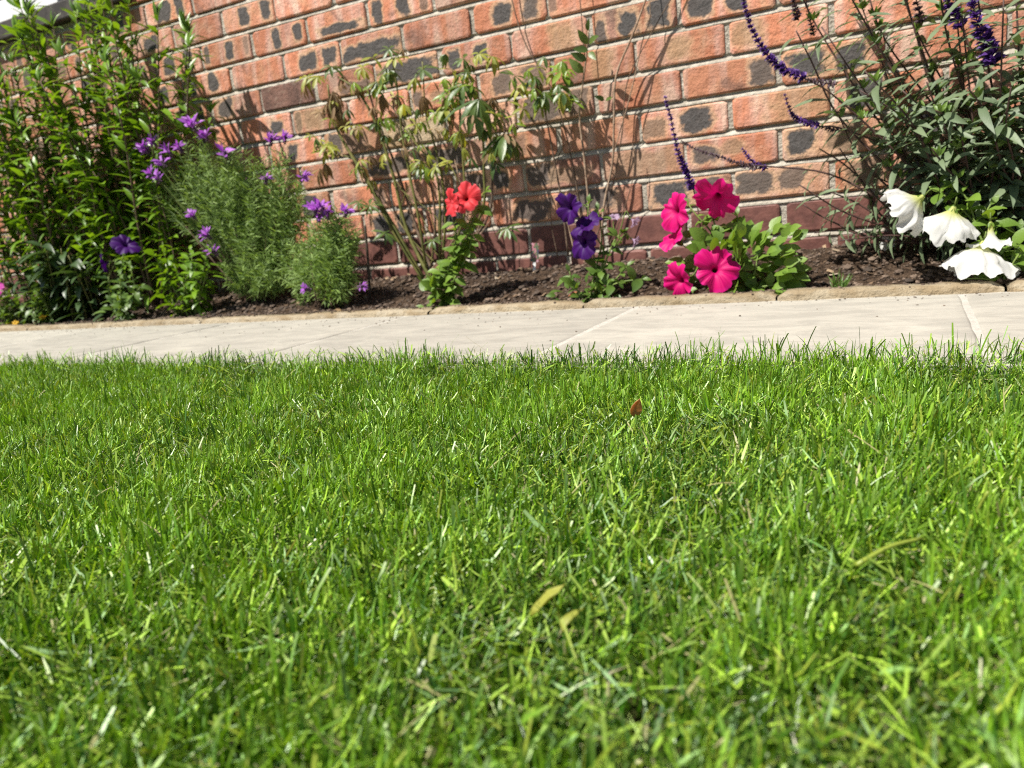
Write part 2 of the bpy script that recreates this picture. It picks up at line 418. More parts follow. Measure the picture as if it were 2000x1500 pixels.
# marks read off the photograph: (course, centre) -> [(x 0..1 along the brick, half width mm, strength, height offset mm, half height mm, brown 0..1)]
D = lambda x, hw=19, s=1.0, zc=0, hh=23, b=0.0: (x, hw, s, zc, hh, b)
MARKS = {
    (0, -1): [D(.40, 20), D(.80, 17, .9)], (0, 0): [D(.05, 8, .6)], (0, 1): [D(.3, 15, .6), D(.7, 20)],
    (1, 1.5): [D(.22, 21), D(.60, 20)], (1, .5): [D(.45, 22), D(.10, 13, .9), D(.80, 25)], (1, -.5): [D(.67, 26, .55, 0, 22, 1)],
    (1, -1.5): [D(.18, 19), D(.58, 20)], (1, -2.5): [D(.52, 84, 1, -3, 24)], (1, -3.5): [D(.7, 40, .7, -20, 12)],
    (1, -6.5): [D(.35, 20), D(.8, 14)],
    (0, -3): [D(.5, 74, 1, -10, 19)], (0, -4): [D(.42, 21), D(.82, 17)], (0, -6): [D(.2, 16), D(.65, 21)], (0, -7): [D(.6, 21)],
    (-1, -2.5): [D(.14, 17), D(.55, 22), D(.88, 11, .7)], (-1, -3.5): [D(.58, 58, 1, -15, 11)], (-1, -4.5): [D(.45, 15), D(.85, 15)],
    (-1, -5.5): [D(.10, 9, .9), D(.57, 15), D(.92, 8, .5)], (-1, -1.5): [D(.8, 18, .8)], (-1, -6.5): [D(.3, 20), D(.75, 18)],
    (-2, -5): [D(.4, 15), D(.85, 15)], (-2, -4): [D(.5, 10, .4, 14, 6)], (-3, -6.5): [D(.38, 22), D(.75, 14)], (-2, -7): [D(.5, 24)],
    (2, -5): [D(.72, 19)], (2, -4): [D(.10, 9, .9, 0, 24, .5), D(.37, 26, .7, 0, 24, .85)], (2, -2): [D(.10, 16, .8), D(.55, 40, .6, -6, 14, .4)],
    (2, -1): [D(.3, 20, .8), D(.75, 25, .7)], (2, 0): [D(.62, 24, .5, 0, 23, 1)], (2, 1): [D(.5, 22, .6, 4, 20, 1)], (2, 2): [D(.2, 30, .6, 0, 26, 1)],
    (3, 1.5): [D(.86, 20, .9, -2)], (3, 2.5): [D(.25, 28), D(.7, 22)], (3, -3.5): [D(.2, 22, .9), D(.55, 30, .5)], (3, -.5): [D(.3, 40, .85), D(.8, 26, .7)],
    (3, .5): [D(.3, 30, .25, 8, 12, 1)], (3, -4.5): [D(.45, 19)],
    (4, 1): [D(.66, 26), D(.14, 20, .75, -6, 20, .35)], (4, 2): [D(.70, 52, .55, 2, 27, 1)], (4, -1): [D(.15, 22, .9), D(.5, 14, .5)], (4, 3): [D(.3, 24)],
    (4, -2): [D(.4, 50, .9, -4, 20)], (4, -3): [D(.45, 70, .9, -6, 18)],
    (5, 1.5): [D(.22, 25, .9), D(.52, 22, .6, 8, 14, .6)], (5, 2.5): [D(.20, 24), D(.6, 25, .8, 0, 24, .5)], (5, -.5): [D(.2, 30, .9), D(.6, 40, .6, -6, 14, .4)], (5, .5): [D(.5, 70, .5, 0, 24, .7)],  # last one: brown brick, with the shadows on it put into the mark
    (5, -1.5): [D(.3, 28, .9), D(.7, 24)], (5, 3.5): [D(.4, 28)],
    (6, 1): [D(.3, 36, 1), D(.75, 26, .9)], (6, 2): [D(.2, 34, .9), D(.62, 24, .8)], (6, 0): [D(.35, 60, .9)], (6, -1): [D(.6, 50, .9)], (6, 3): [D(.3, 30, .8, 0, 24, .4), D(.8, 24)],
    (6, -2): [D(.4, 30)], (6, -3): [D(.3, 24), D(.7, 24)],
}
TONE = {(1, -4.5): (1.0, 0), (3, -2.5): (0, .95), (5, .5): (.45, 0), (5, -.5): (.5, 0), (6, 1): (.3, .2), (6, 2): (.2, .3), (6, 0): (.6, 0), (3, -.5): (.65, 0), (2, -1): (.25, .15), (1, -3.5): (.2, 0), (5, 2.5): (.2, .25), (4, -2): (.5, 0)}
WX0, WX1, WZ1 = -4.2, 2.8, 1.62
SILL_X1, FRAME_X1, SILL_Z0, SILL_Z1 = -1.62, -2.02, 1.050, 1.116
rest = Acc()
br = random.Random(11)
kmin = -10
for k in range(kmin, 10):
    zc = Z_A - k * COURSE
    half = 0.5 if k % 2 else 0.0           # joints of odd courses sit on whole numbers
    i0 = math.floor(WX0 / PITCH); i1 = math.ceil(WX1 / PITCH)
    for i in range(i0, i1 + 1):
        ci = i + half
        xc = ci * PITCH
        if xc < SILL_X1 - 0.11 and zc > SILL_Z0 - 0.03 and xc > -3.6: continue     # the window opening
        jx, jz, jy = br.uniform(-.003, .003), br.uniform(-.0018, .0018), br.uniform(-.0015, .002)
        ry = br.uniform(-.006, .006)
        loc = Vector((xc + jx, jy, zc + jz))
        inview = -2.75 < xc < 1.3 and zc > 0.02 and zc < (1.16 - 0.19 * (xc + 2.2))
        plinth = k >= 7
        me = (P_MESH if plinth else B_MESH)[br.randrange(4 if plinth else 8)]
        sx = -1 if br.random() < .5 else 1
        Mb = Matrix.Translation(loc) @ Matrix.Rotation(ry, 4, 'Y') @ Matrix.Rotation(math.pi if False else 0, 4, 'Y')
        rnds = [br.random() for _ in range(14)]
        if inview:
            o = obj('brick', me, wall, Matrix.Translation(-W0) @ Mb)
            if not plinth:
                mk = MARKS.get((k, ci))
                if mk is None:
                    mk = []
                    if (k, ci) not in TONE and xc < -0.9 or xc > 0.7 or k > 4:
                        if rnds[0] < .55: mk.append(D(.15 + .25 * rnds[1], 14 + 10 * rnds[2], .6 + .4 * rnds[3]))
                        if rnds[4] < .45: mk.append(D(.6 + .3 * rnds[5], 14 + 10 * rnds[6], .6 + .4 * rnds[7]))
                for q in range(3):
                    if q < len(mk):
                        x, hw, s, dz, hh, b = mk[q]; hh *= .95 + .5 * rnds[12]; hw *= 1.0 + .45 * rnds[13]; dz += 6 * (rnds[3] - .5)
                        o['spot_%d' % (q+1)] = ((x - .5) * BL, hw / 1000, s)
                        o['shape_%d' % (q+1)] = (dz / 1000, hh / 1000, b)
                tn = TONE.get((k, ci), (0.0 if rnds[8] < .8 else .25 * rnds[9], 0.0 if rnds[10] < .85 else .3 * rnds[11]))
                o['tone'] = (tn[0], tn[1], 0.0)
        else:
            if plinth: continue
            rest.add([Mb @ v.co for v in me.vertices], [tuple(p.vertices) for p in me.polygons])
tag(rest.build('brickwork', M_BRICK, wall, off=W0), kind='stuff')
pl = Acc()
for k in (7, 8, 9):
    for i in range(-19, 14):
        xc = (i + (0.5 if k % 2 else 0)) * PITCH; zc = Z_A - k * COURSE
        if -2.75 < xc < 1.3 and zc > 0.02: continue
        pl.add([Vector((xc, 0, zc)) + v.co for v in P_MESH[0].vertices], [tuple(p.vertices) for p in P_MESH[0].polygons])
tag(pl.build('plinth_brickwork', M_PLINTH, wall, off=W0), kind='stuff')
# mortar: one sheet behind the brick faces, uneven, with the window opening left out
def mortar_sheet(x0, x1, z0, z1, step=0.018):
    """weather struck pointing: each bed joint slopes from deep under the upper brick to nearly flush with the lower one"""
    rows = []
    for k in range(kmin - 1, 11):
        zb = Z_A - k * COURSE - COURSE / 2 - (COURSE - BH) / 2         # top edge of the lower brick
        zt = zb + (COURSE - BH)
        rows += [(zb - .004, .006), (zb + .0008, .0022), (zb + .35 * (zt - zb), .0034), (zb + .7 * (zt - zb), .0075), (zt, .0105), (zt + .005, .006), ((zt + zb + COURSE) / 2, .0055)]
    rows = sorted((max(z0, min(z1, z)), y) for z, y in rows if z0 - .02 < z < z1 + .02)
    rows = [(z0, .006)] + [q for n_, q in enumerate(rows) if z0 + .001 < q[0] < z1 - .001] + [(z1, .006)]
    nx = max(2, int((x1 - x0) / step)); v = []; f = []
    for z, d in rows:
        for i in range(nx + 1):
            x = x0 + (x1 - x0) * i / nx
            v.append((x, d + .0013 * mnoise.noise(Vector((x * 35, z * 35, .5))) + .0006 * mnoise.noise(Vector((x * 120, z * 90, 2.5))), z + .0012 * mnoise.noise(Vector((x * 25, z * 9, 7.5)))))
    for j in range(len(rows) - 1):
        for i in range(nx):
            a = j * (nx + 1) + i
            f.append((a, a + 1, a + nx + 2, a + nx + 1))
    return v, f
mo = Acc()
mo.add(*mortar_sheet(WX0, WX1, -0.1, SILL_Z0 + 0.01))
mo.add(*mortar_sheet(SILL_X1 - 0.0, WX1, SILL_Z0 + 0.01, WZ1))
mo.add(*mortar_sheet(WX0, -3.62, SILL_Z0 + 0.01, WZ1))
mo.build('mortar', M_MORTAR, wall, off=W0)
bk = Acc(); bk.add(*box_vf(WX0, WX1, 0.105, 0.2, -0.15, SILL_Z0)); bk.add(*box_vf(SILL_X1, WX1, 0.105, 0.2, SILL_Z0, WZ1)); bk.add(*box_vf(WX0, -3.62, 0.105, 0.2, SILL_Z0, WZ1))
bk.build('backing', M_MORTAR, wall, off=W0)

# window above the bed
win = empty('window', (-2.7, 0.02, SILL_Z0))
tag(win, 'white framed window over a dark sill above the leafy shrub', 'window')
WO = Vector((-2.7, 0.02, SILL_Z0))
a = Acc(); v, f = box_vf(-3.6, SILL_X1, -0.035, 0.11, SILL_Z0 + 0.004, SILL_Z1); a.add(v, f)
o = a.build('sill', M_SILL, win, off=WO)
bv = o.modifiers.new('bevel', 'BEVEL'); bv.width = 0.006; bv.segments = 2
fr = Acc()
for q in ((-3.5, FRAME_X1, 0.012, 0.08, SILL_Z1 + 0.001, SILL_Z1 + 0.09), (-3.5, FRAME_X1, 0.012, 0.08, 1.56, 1.65), (FRAME_X1 - 0.075, FRAME_X1, 0.014, 0.078, SILL_Z1 + 0.091, 1.559), (-3.5, -3.425, 0.014, 0.078, SILL_Z1 + 0.091, 1.559), (-2.76, -2.70, 0.016, 0.076, SILL_Z1 + 0.091, 1.559)):
    fr.add(*box_vf(*q))
o = fr.build('frame', M_WHITE, win, off=WO)
bv = o.modifiers.new('bevel', 'BEVEL'); bv.width = 0.004; bv.segments = 2
gm = NT('window_glass'); gm.put(gm.b, 'Base Color', (0.03, 0.035, 0.04, 1)); gm.put(gm.b, 'Roughness', 0.05)
pg = Acc(); pg.add(*box_vf(-3.43, FRAME_X1 - 0.06, 0.05, 0.056, SILL_Z1 + 0.05, 1.6)); pg.build('pane', gm.m, win, off=WO)
jb = Acc(); jb.add(*box_vf(FRAME_X1 + 0.001, SILL_X1 - 0.002, 0.03, 0.1, SILL_Z1 + 0.002, 1.65)); jb.build('reveal', M_SILL, win, off=WO)

# ------------------------------------------------------------------ ground: bed, edging, path, lawn
nx, ny = 330, 36
v = []; f = []
for j in range(ny + 1):
    for i in range(nx + 1):
        x = -4.2 + 7.0 * i / nx; y = -0.345 + 0.352 * j / ny
        v.append((x, y, soil_z(x, y)))
for j in range(ny):
    for i in range(nx):
        a_ = j * (nx + 1) + i; f.append((a_, a_ + 1, a_ + nx + 2, a_ + nx + 1))
tag(obj('soil', mesh('soil', v, f, M_SOIL, True)), kind='structure')

ICO_T = (1 + 5 ** .5) / 2
ICO = [Vector(p).normalized() for p in ((-1,ICO_T,0),(1,ICO_T,0),(-1,-ICO_T,0),(1,-ICO_T,0),(0,-1,ICO_T),(0,1,ICO_T),(0,-1,-ICO_T),(0,1,-ICO_T),(ICO_T,0,-1),(ICO_T,0,1),(-ICO_T,0,-1),(-ICO_T,0,1))]
ICOF = [(0,11,5),(0,5,1),(0,1,7),(0,7,10),(0,10,11),(1,5,9),(5,11,4),(11,10,2),(10,7,6),(7,1,8),(3,9,4),(3,4,2),(3,2,6),(3,6,8),(3,8,9),(4,9,5),(2,4,11),(6,2,10),(8,6,7),(9,8,1)]
cl = Acc(); ch = Acc()
r2 = random.Random(5)
for _ in range(11000):
    x = r2.uniform(-2.6, 1.7); y = r2.uniform(-0.332, -0.004)
    s = min(0.010, 0.0016 + r2.expovariate(1 / 0.0018))
    c = Vector((x, y, soil_z(x, y) + s * 0.35))
    cl.add([c + Vector((p.x * s * r2.uniform(.7, 1.3), p.y * s * r2.uniform(.7, 1.3), p.z * s * r2.uniform(.5, 1.0))) for p in ICO], ICOF)
for _ in range(420):
    x = r2.uniform(-2.6, 1.7); y = r2.uniform(-0.33, -0.006)
    L = r2.uniform(.003, .011); Wd = L * r2.uniform(.25, .6); T = r2.uniform(.0008, .002)
    M4 = Matrix.Translation((x, y, soil_z(x, y) + 0.004)) @ Matrix.Rotation(r2.uniform(0, 6.28), 4, 'Z') @ Matrix.Rotation(r2.uniform(-.6, .6), 4, 'X') @ Matrix.Rotation(r2.uniform(-.5, .5), 4, 'Y')
    vv, ff = box_vf(-L, L, -Wd, Wd, -T, T)
    ch.add([M4 @ Vector((p[0] * r2.uniform(.7, 1.1), p[1] * r2.uniform(.6, 1.2), p[2])) for p in vv], ff)
tag(cl.build('soil_crumbs', M_CLOD), 'dark brown crumbs of earth covering the flower bed', 'soil', kind='stuff')
tag(ch.build('bark_chips', M_CHIP), 'pale tan bark chips scattered over the flower bed', 'mulch', kind='stuff')

pc = Acc()
for _ in range(420):                                # crumbs spilt on the path
    x = r2.uniform(-2.6, 1.7); y = -0.392 - min(.58, r2.expovariate(1 / .07))
    q = r2.uniform(.0006, .0022)
    pc.add([Vector((x, y, .0018)) + Vector((p.x * q * r2.uniform(.7, 1.5), p.y * q, p.z * q * .7)) for p in ICO], ICOF)
for _ in range(900):                                # and on top of the edging
    x = r2.uniform(-2.6, 1.7); y = -0.336 - min(.045, r2.expovariate(1 / .012)); q = r2.uniform(.0008, .0035)
    pc.add([Vector((x, y, .0165)) + Vector((p.x * q * r2.uniform(.7, 1.5), p.y * q, p.z * q * .8)) for p in ICO], ICOF)
tag(pc.build('path_crumbs', M_CLOD), 'tiny crumbs of earth spilt from the bed onto the edging and path', 'soil', kind='stuff')
# edging stones along the bed
edge = empty('stone_edging', (0.0, -0.362, 0.0))
tag(edge, 'low row of buff sandstone edging between soil and path', 'edging')
EO = Vector((0.0, -0.362, 0.0))
er = random.Random(3)
joints = [-4.2, -3.75, -3.31, -2.86, -2.42, -1.99, -1.55, -1.14, -0.73, -0.335, 0.075, 0.487, 0.872, 1.29, 1.72, 2.16, 2.6]
for x0, x1 in zip(joints[:-1], joints[1:]):
    n = 24; v = []; f = []
    top = er.uniform(.013, .019); y0 = -0.387 + er.uniform(-.002, .004); y1 = -0.334 + er.uniform(-.004, .004)
    for i in range(n + 1):
        t = i / n; x = x0 + 0.002 + (x1 - x0 - 0.004) * t
        e = min(1, min(t, 1 - t) * 12 + 0.55)
        z = top * e + mnoise.noise(Vector((x * 16, x0, 2))) * .0035 + mnoise.noise(Vector((x * 45, x0, 5))) * .0016
        w0 = y0 + (1 - e) * .006 + mnoise.noise(Vector((x * 20, x0, 7))) * .005 + mnoise.noise(Vector((x * 60, x0, 1))) * .0018; w1 = y1 - (1 - e) * .006
        v += [(x, w0, -0.03), (x, w0, z * .62), (x, w0 + .005, z * .93), (x, w0 + .014, z), (x, w1 - .006, z * .97), (x, w1, -0.03)]
    for i in range(n):
        for k in range(5): f.append((i*6 + k, (i+1)*6 + k, (i+1)*6 + k + 1, i*6 + k + 1))
    f += [tuple(range(5, -1, -1)), tuple(n*6 + k for k in range(6))]
    obj('edging_stone', mesh('edging_stone', [Vector(p) - EO for p in v], f, M_EDGE, True), edge)

# path: one row of slabs 0.6 m square
path = obj('path', mesh('path', *box_vf(-4.2, 2.8, -0.992, -0.380, -0.07, 0.0002), M_PATHJOINT))
tag(path, kind='structure')
for i in range(-7, 5):
    x0 = 0.205 + i * 0.6; x1 = x0 + 0.6; y0, y1 = -0.985, -0.3915
    g = 0.0032; n = 14; v = []; f = []; T = [0, .01, .03] + [.03 + .94 * q / 10 for q in range(1, 10)] + [.97, .99, 1]
    dz = .0012 + er.uniform(-.0005, .0005); tx = er.uniform(-.0015, .0015)
    for j in range(n + 1):
        for k in range(n + 1):
            a_, b_ = T[k], T[j]
            x = x0 + g + (x1 - x0 - 2*g) * a_; y = y0 + (y1 - y0) * b_
            e = min(a_, 1 - a_, b_, 1 - b_)
            z = dz + tx * (a_ - .5) + mnoise.noise(Vector((x * 6, y * 9, 1))) * .0014 + mnoise.noise(Vector((x * 17, y * 25, 6))) * .0006
            if e == 0: z -= .0022; x += mnoise.noise(Vector((y * 30, x0, 3))) * .0015 if a_ in (0, 1) else 0
            v.append((x, y, z))
    for j in range(n):
        for k in range(n):
            a_ = j*(n+1) + k; f.append((a_, a_ + 1, a_ + n + 2, a_ + n + 1))
    rim = [k for k in range(n)] + [j*(n+1) + n for j in range(n)] + [n*(n+1) + n - k for k in range(n)] + [(n - j)*(n+1) for j in range(n)]
    o_ = len(v)
    for q in rim: v.append((v[q][0], v[q][1], -0.05))
    for q in range(len(rim)):
        p = (q + 1) % len(rim); f.append((rim[q], o_ + q, o_ + p, rim[p]))
    obj('paving_slab', mesh('paving_slab', v, f, M_SLAB, True), path)

# lawn soil sheet reaching far out
TURF_Z = -0.020
v = []; f = []
xs = [-60, -12, -4.2] + [-4.2 + 7.0 * i / 140 for i in range(1, 141)] + [12, 60]
ys = [-0.988 - 2.2 * j / 44 for j in range(45)] + [-6, -20, -60]
def turf_z(x, y):
    e = max(0.0, min(1.0, (y + 1.07) / 0.075)); e = e * e * (3 - 2 * e)
    return TURF_Z + (-0.002 - TURF_Z) * e * .35 + (1 - e) * 0.006 * mnoise.noise(Vector((x * 3.1, y * 3.1, 8.0))) + 0.003 * mnoise.noise(Vector((x * 11, y * 11, 3.0)))
for y in ys:
    for x in xs: v.append((x, y, turf_z(x, y)))
for j in range(len(ys) - 1):
    for i in range(len(xs) - 1):
        a_ = j * len(xs) + i; f.append((a_ + len(xs), a_ + len(xs) + 1, a_ + 1, a_))
tag(obj('lawn', mesh('lawn', v, f, M_TURF, True)), kind='structure')

# ------------------------------------------------------------------ grass blades
def field(x, y, s, seed):
    r = np.random.default_rng(seed); out = np.zeros_like(x)
    for _ in range(9):
        a = r.uniform(0, 2 * np.pi); k = s * r.uniform(.6, 1.7); p = r.uniform(0, 6.28)
        out += np.sin((x * np.cos(a) + y * np.sin(a)) * k + p + 1.5 * np.sin((x * np.sin(a) - y * np.cos(a)) * k * .7 + p * 2))
    return out / 3.0

def blades(n_seg, x, y, L, Wd, phi, th0, kap, twist, colr, tipc, cut, zoff):
    n = len(x); S = n_seg
    e = np.clip((y + 1.07) / .075, 0, 1); e = e * e * (3 - 2 * e)
    z0 = np.where(y > -0.987, 0.000, TURF_Z - 0.002 + (-.002 - TURF_Z) * e * .35 + (1 - e) * 0.0024 * field(x, y, 6, 1)) + zoff
    P = np.stack([x, y, z0], 1); pts = [P]
    for s in range(S):
        th = th0 + kap * (s + .5) / S
        d = np.stack([np.sin(th) * np.cos(phi), np.sin(th) * np.sin(phi), np.cos(th)], 1)
        P = P + d * (L / S)[:, None]; pts.append(P)
    pts = np.stack(pts, 1)                                   # n, S+1, 3
    ps = phi + np.pi / 2 + twist
    side = np.stack([np.cos(ps), np.sin(ps), 0.25 * np.sin(twist * 3)], 1)
    t = np.linspace(0, 1, S + 1)
    wt = np.where(cut[:, None], 1.0 - 0.25 * t[None] ** 3, 1.0 - 0.97 * t[None] ** 2.2) * (0.7 + 0.3 * np.minimum(1, t[None] * 4))
    off = side[:, None, :] * (Wd[:, None] * wt * .5)[..., None]
    V = np.stack([pts - off, pts + off], 2).reshape(n, (S + 1) * 2, 3)
    tc = (t ** 5)[None, :, None]; bc = (np.clip(1 - t * 3.0, 0, 1))[None, :, None]
    base = np.array([0.16, 0.20, 0.03])
    C = colr[:, None, :] * (1 - tc) + tipc[:, None, :] * tc
    C = C * (1 - .3 * bc) + base * .3 * bc
    C = np.repeat(C[:, :, None, :], 2, 2).reshape(n, (S + 1) * 2, 3)
    F = np.array([[2*s, 2*s + 1, 2*s + 3, 2*s + 2] for s in range(S)])
    return V, C, F

def grass_set(rg, n, region, nseg=4, wide=1.0):
    x, y = region(rg, n)
    n = len(x)
    clump = field(x, y, 38, 3); big = field(x, y, 9, 4); fine = field(x, y, 110, 5)
    ed = np.clip((y + 1.03) / .04, 0, 1)
    # upright blades
    L = np.clip(0.0300 - .0035 * ed + 0.0035 * big + 0.0040 * clump + .006 * ed * field(x, y * 0, 22, 8) + rg.normal(0, .0065, n), .012, .060)
    tall = rg.random(n) < .025; L[tall] *= rg.uniform(1.2, 1.5, tall.sum())
    Wd = np.clip(rg.normal(.00145, .00040, n), .0007, .0032) * wide
    broad = rg.random(n) < .10; Wd[broad] *= rg.uniform(1.3, 1.9, broad.sum())
    phi = clump * 1.4 + fine * 0.9 + rg.normal(0, 1.5, n)
    th0 = np.abs(rg.normal(.08, .36, n)) + .10 * np.abs(clump)
    kap = rg.normal(.25, .45, n)
    tw = rg.normal(0, .7, n)
    h = np.clip(.45 + .20 * big + .18 * clump + rg.normal(0, .30, n), 0, 1)[:, None]
    c = np.array([.022, .092, .004]) * (1 - h) + np.array([.168, .335, .011]) * h
    # short blades and cut ends lying flat in the sward
    flat = rg.random(n) < .42; nf = flat.sum()
    th0[flat] = rg.uniform(.7, 1.55, nf); kap[flat] = rg.normal(0, .4, nf)
    L[flat] = rg.uniform(.009, .026, nf)
    c[flat] = c[flat] * 1.3 + np.array([.205, .235, .046]) * rg.uniform(.2, 1.4, nf)[:, None]  # sun caught by lying blades is painted in: lighter than the upright ones
    blue = (rg.random(n) < .22)[:, None]
    c = np.where(blue, c * np.array([.9, .95, 3.2]), c)
    c *= rg.uniform(.75, 1.2, n)[:, None]
    straw = rg.random(n) < .016
    c[straw] = np.array([.42, .39, .19]) * rg.uniform(.5, 1.1, straw.sum())[:, None]
    th0[straw] = rg.uniform(.5, 1.5, straw.sum()); L[straw] *= .7
    yel = rg.random(n) < .05
    c[yel] = np.array([.30, .38, .04]) * rg.uniform(.7, 1.1, yel.sum())[:, None]
    cut = rg.random(n) < .5
    tip = np.where(cut[:, None], c * .7 + np.array([.26, .29, .09]) * .3, c * 1.1)
    zo = np.where(flat | straw, rg.uniform(.002, .020, n), 0.0)
    out = []
    for k, seg in ((~(flat | straw), nseg), (flat | straw, 2)):
        out.append(blades(seg, x[k], y[k], L[k], Wd[k], phi[k], th0[k], kap[k], tw[k], c[k], tip[k], cut[k], zo[k]))
    return out

def region_view(rg, n):
    # lawn between camera and path, a little wider than the lens sees
    y = -0.986 - 0.985 * rg.random(n * 2) ** 1.0
    tl = (y + 0.986) / -0.985
    x0 = -1.75 + 1.75 * tl; x1 = 1.25 + 0.05 * tl
    x = -1.75 + 3.05 * rg.random(n * 2)
    edge_n = 0.5 + 0.5 * np.tanh(1.5 * field(x, y * 0 + 1, 13, 9))
    k = (x > x0) & (x < x1) & (field(x, y, 75, 12) + rg.normal(0, .8, n * 2) > -1.25)
    x, y = x[k][:n], y[k][:n]
    hang = rg.random(len(x)) < .009
    y[hang] = -0.985 + 0.032 * rg.random(hang.sum()) ** 2.0 * (.25 + .75 * edge_n[k][:n][hang])
    return x, y

def region_round(rg, n):
    x = rg.uniform(-3.4, 2.6, n); y = rg.uniform(-3.1, -0.988, n)
    tl = np.clip((y + 0.986) / -0.985, 0, 1.0)
    k = (x < -1.75 + 1.75 * tl) | (x > 1.25 + 0.05 * tl) | (y < -1.97)
    return x[k], y[k]

rgG = np.random.default_rng(21)
sets = grass_set(rgG, 310000, region_view) + grass_set(rgG, 75000, region_round, 3, 1.5)
# long pale stalks and cut clippings lying on the turf
nS = 260
xS, yS = region_view(rgG, nS); nS = len(xS)
cS = np.where((rgG.random(nS) < .5)[:, None], np.array([.40, .38, .17]), np.array([.24, .34, .03])) * rgG.uniform(.7, 1.15, nS)[:, None]
sets.append(blades(4, xS, yS, rgG.uniform(.018, .042, nS), rgG.uniform(.0009, .0020, nS), rgG.uniform(0, 6.28, nS), rgG.uniform(.8, 1.5, nS), rgG.normal(0, .35, nS), rgG.normal(0, .5, nS), cS, cS * 1.1, np.ones(nS, bool), rgG.uniform(.008, .026, nS)))
# short dry clippings and thatch caught between the blades
nB = 30000
xB, yB = region_view(rgG, nB); nB = len(xB)
cB = np.array([.46, .43, .24]) * rgG.uniform(.45, 1.15, nB)[:, None]
sets.append(blades(1, xB, yB, rgG.uniform(.004, .011, nB), rgG.uniform(.0008, .0019, nB), rgG.uniform(0, 6.28, nB), rgG.uniform(.3, 1.6, nB), rgG.normal(0, .4, nB), rgG.normal(0, .6, nB), cB, cB, np.ones(nB, bool), rgG.uniform(.004, .019, nB)))
VV, CC, FF = [], [], []; base = 0
for V_, C_, F_ in sets:
    n, k, _ = V_.shape
    VV.append(V_.reshape(-1, 3)); CC.append(C_.reshape(-1, 3))
    FF.append((F_[None] + (np.arange(n) * k)[:, None, None]).reshape(-1, 4) + base); base += n * k
VV = np.concatenate(VV); CC = np.concatenate(CC); FF = np.concatenate(FF)
me = bpy.data.meshes.new('grass')
me.vertices.add(len(VV)); me.vertices.foreach_set('co', VV.astype(np.float32).ravel())
me.loops.add(FF.size); me.loops.foreach_set('vertex_index', FF.astype(np.int32).ravel())
me.polygons.add(len(FF)); me.polygons.foreach_set('loop_start', np.arange(0, FF.size, 4, dtype=np.int32))
try: me.polygons.foreach_set('loop_total', np.full(len(FF), 4, dtype=np.int32))
except Exception: pass
me.polygons.foreach_set('use_smooth', np.ones(len(FF), dtype=bool))
ca = me.color_attributes.new('tint', 'FLOAT_COLOR', 'POINT')
ca.data.foreach_set('color', np.concatenate([CC, np.ones((len(CC), 1))], 1).astype(np.float32).ravel())
me.update(calc_edges=True); me.validate()
me.materials.append(M_GRASS)
tag(obj('grass', me), 'short mown bright green grass blades filling the lawn', 'grass', kind='stuff')

# ------------------------------------------------------------------ plants: shared leaf shapes
def leaf_vf(seed, w=0.3, peak=0.42, fold=0.25, droop=0.25, wav=0.02, n=5):
    r = random.Random(seed); v = []; f = []
    side = r.uniform(-.06, .06); dr = droop * r.uniform(.2, 1.7)
    for i in range(n + 1):
        t = i / n
        hw = w * .5 * (math.sin(math.pi * t ** (math.log(.5) / math.log(peak))) ** .85 if 0 < t < 1 else 0.02 if t == 0 else 0.0)
        x = side * math.sin(t * 3); z = -dr * t * t + .04 * t
        e = fold * hw + wav * r.uniform(-1, 1)
        v += [(x - hw, t, z + e), (x, t, z), (x + hw, t, z + fold * hw + wav * r.uniform(-1, 1))]
    for i in range(n):
        f += [(i*3, i*3 + 1, i*3 + 4, i*3 + 3), (i*3 + 1, i*3 + 2, i*3 + 5, i*3 + 4)]
    return v, f

LEAF = {}
def leaf_variants(key, mat, cnt=5, **kw):
    LEAF[key] = []
    for s in range(cnt):
        vf = leaf_vf(hash(key) % 1000 * 0 + s * 13 + len(key), **kw)
        LEAF[key].append((mesh('leaf', *vf, mat, True), vf, mat))
leaf_variants('shrub', M_SHRUB, cnt=9, w=.235, peak=.45, fold=.35, droop=.42, wav=.012)
leaf_variants('broad', M_SHADEL, w=.36, peak=.42, fold=.3, droop=.5, wav=.02)
leaf_variants('petunia', M_PETL, w=.60, peak=.48, fold=.22, droop=.3, wav=.03)
leaf_variants('petunia_deep', M_PETLD, w=.55, peak=.48, fold=.22, droop=.35, wav=.03)
leaf_variants('salvia', M_SALV, cnt=9, w=.205, peak=.42, fold=.35, droop=.38, wav=.025, n=6)
leaf_variants('clematis', M_LUPL, w=.46, peak=.4, fold=.25, droop=.2, wav=.02)

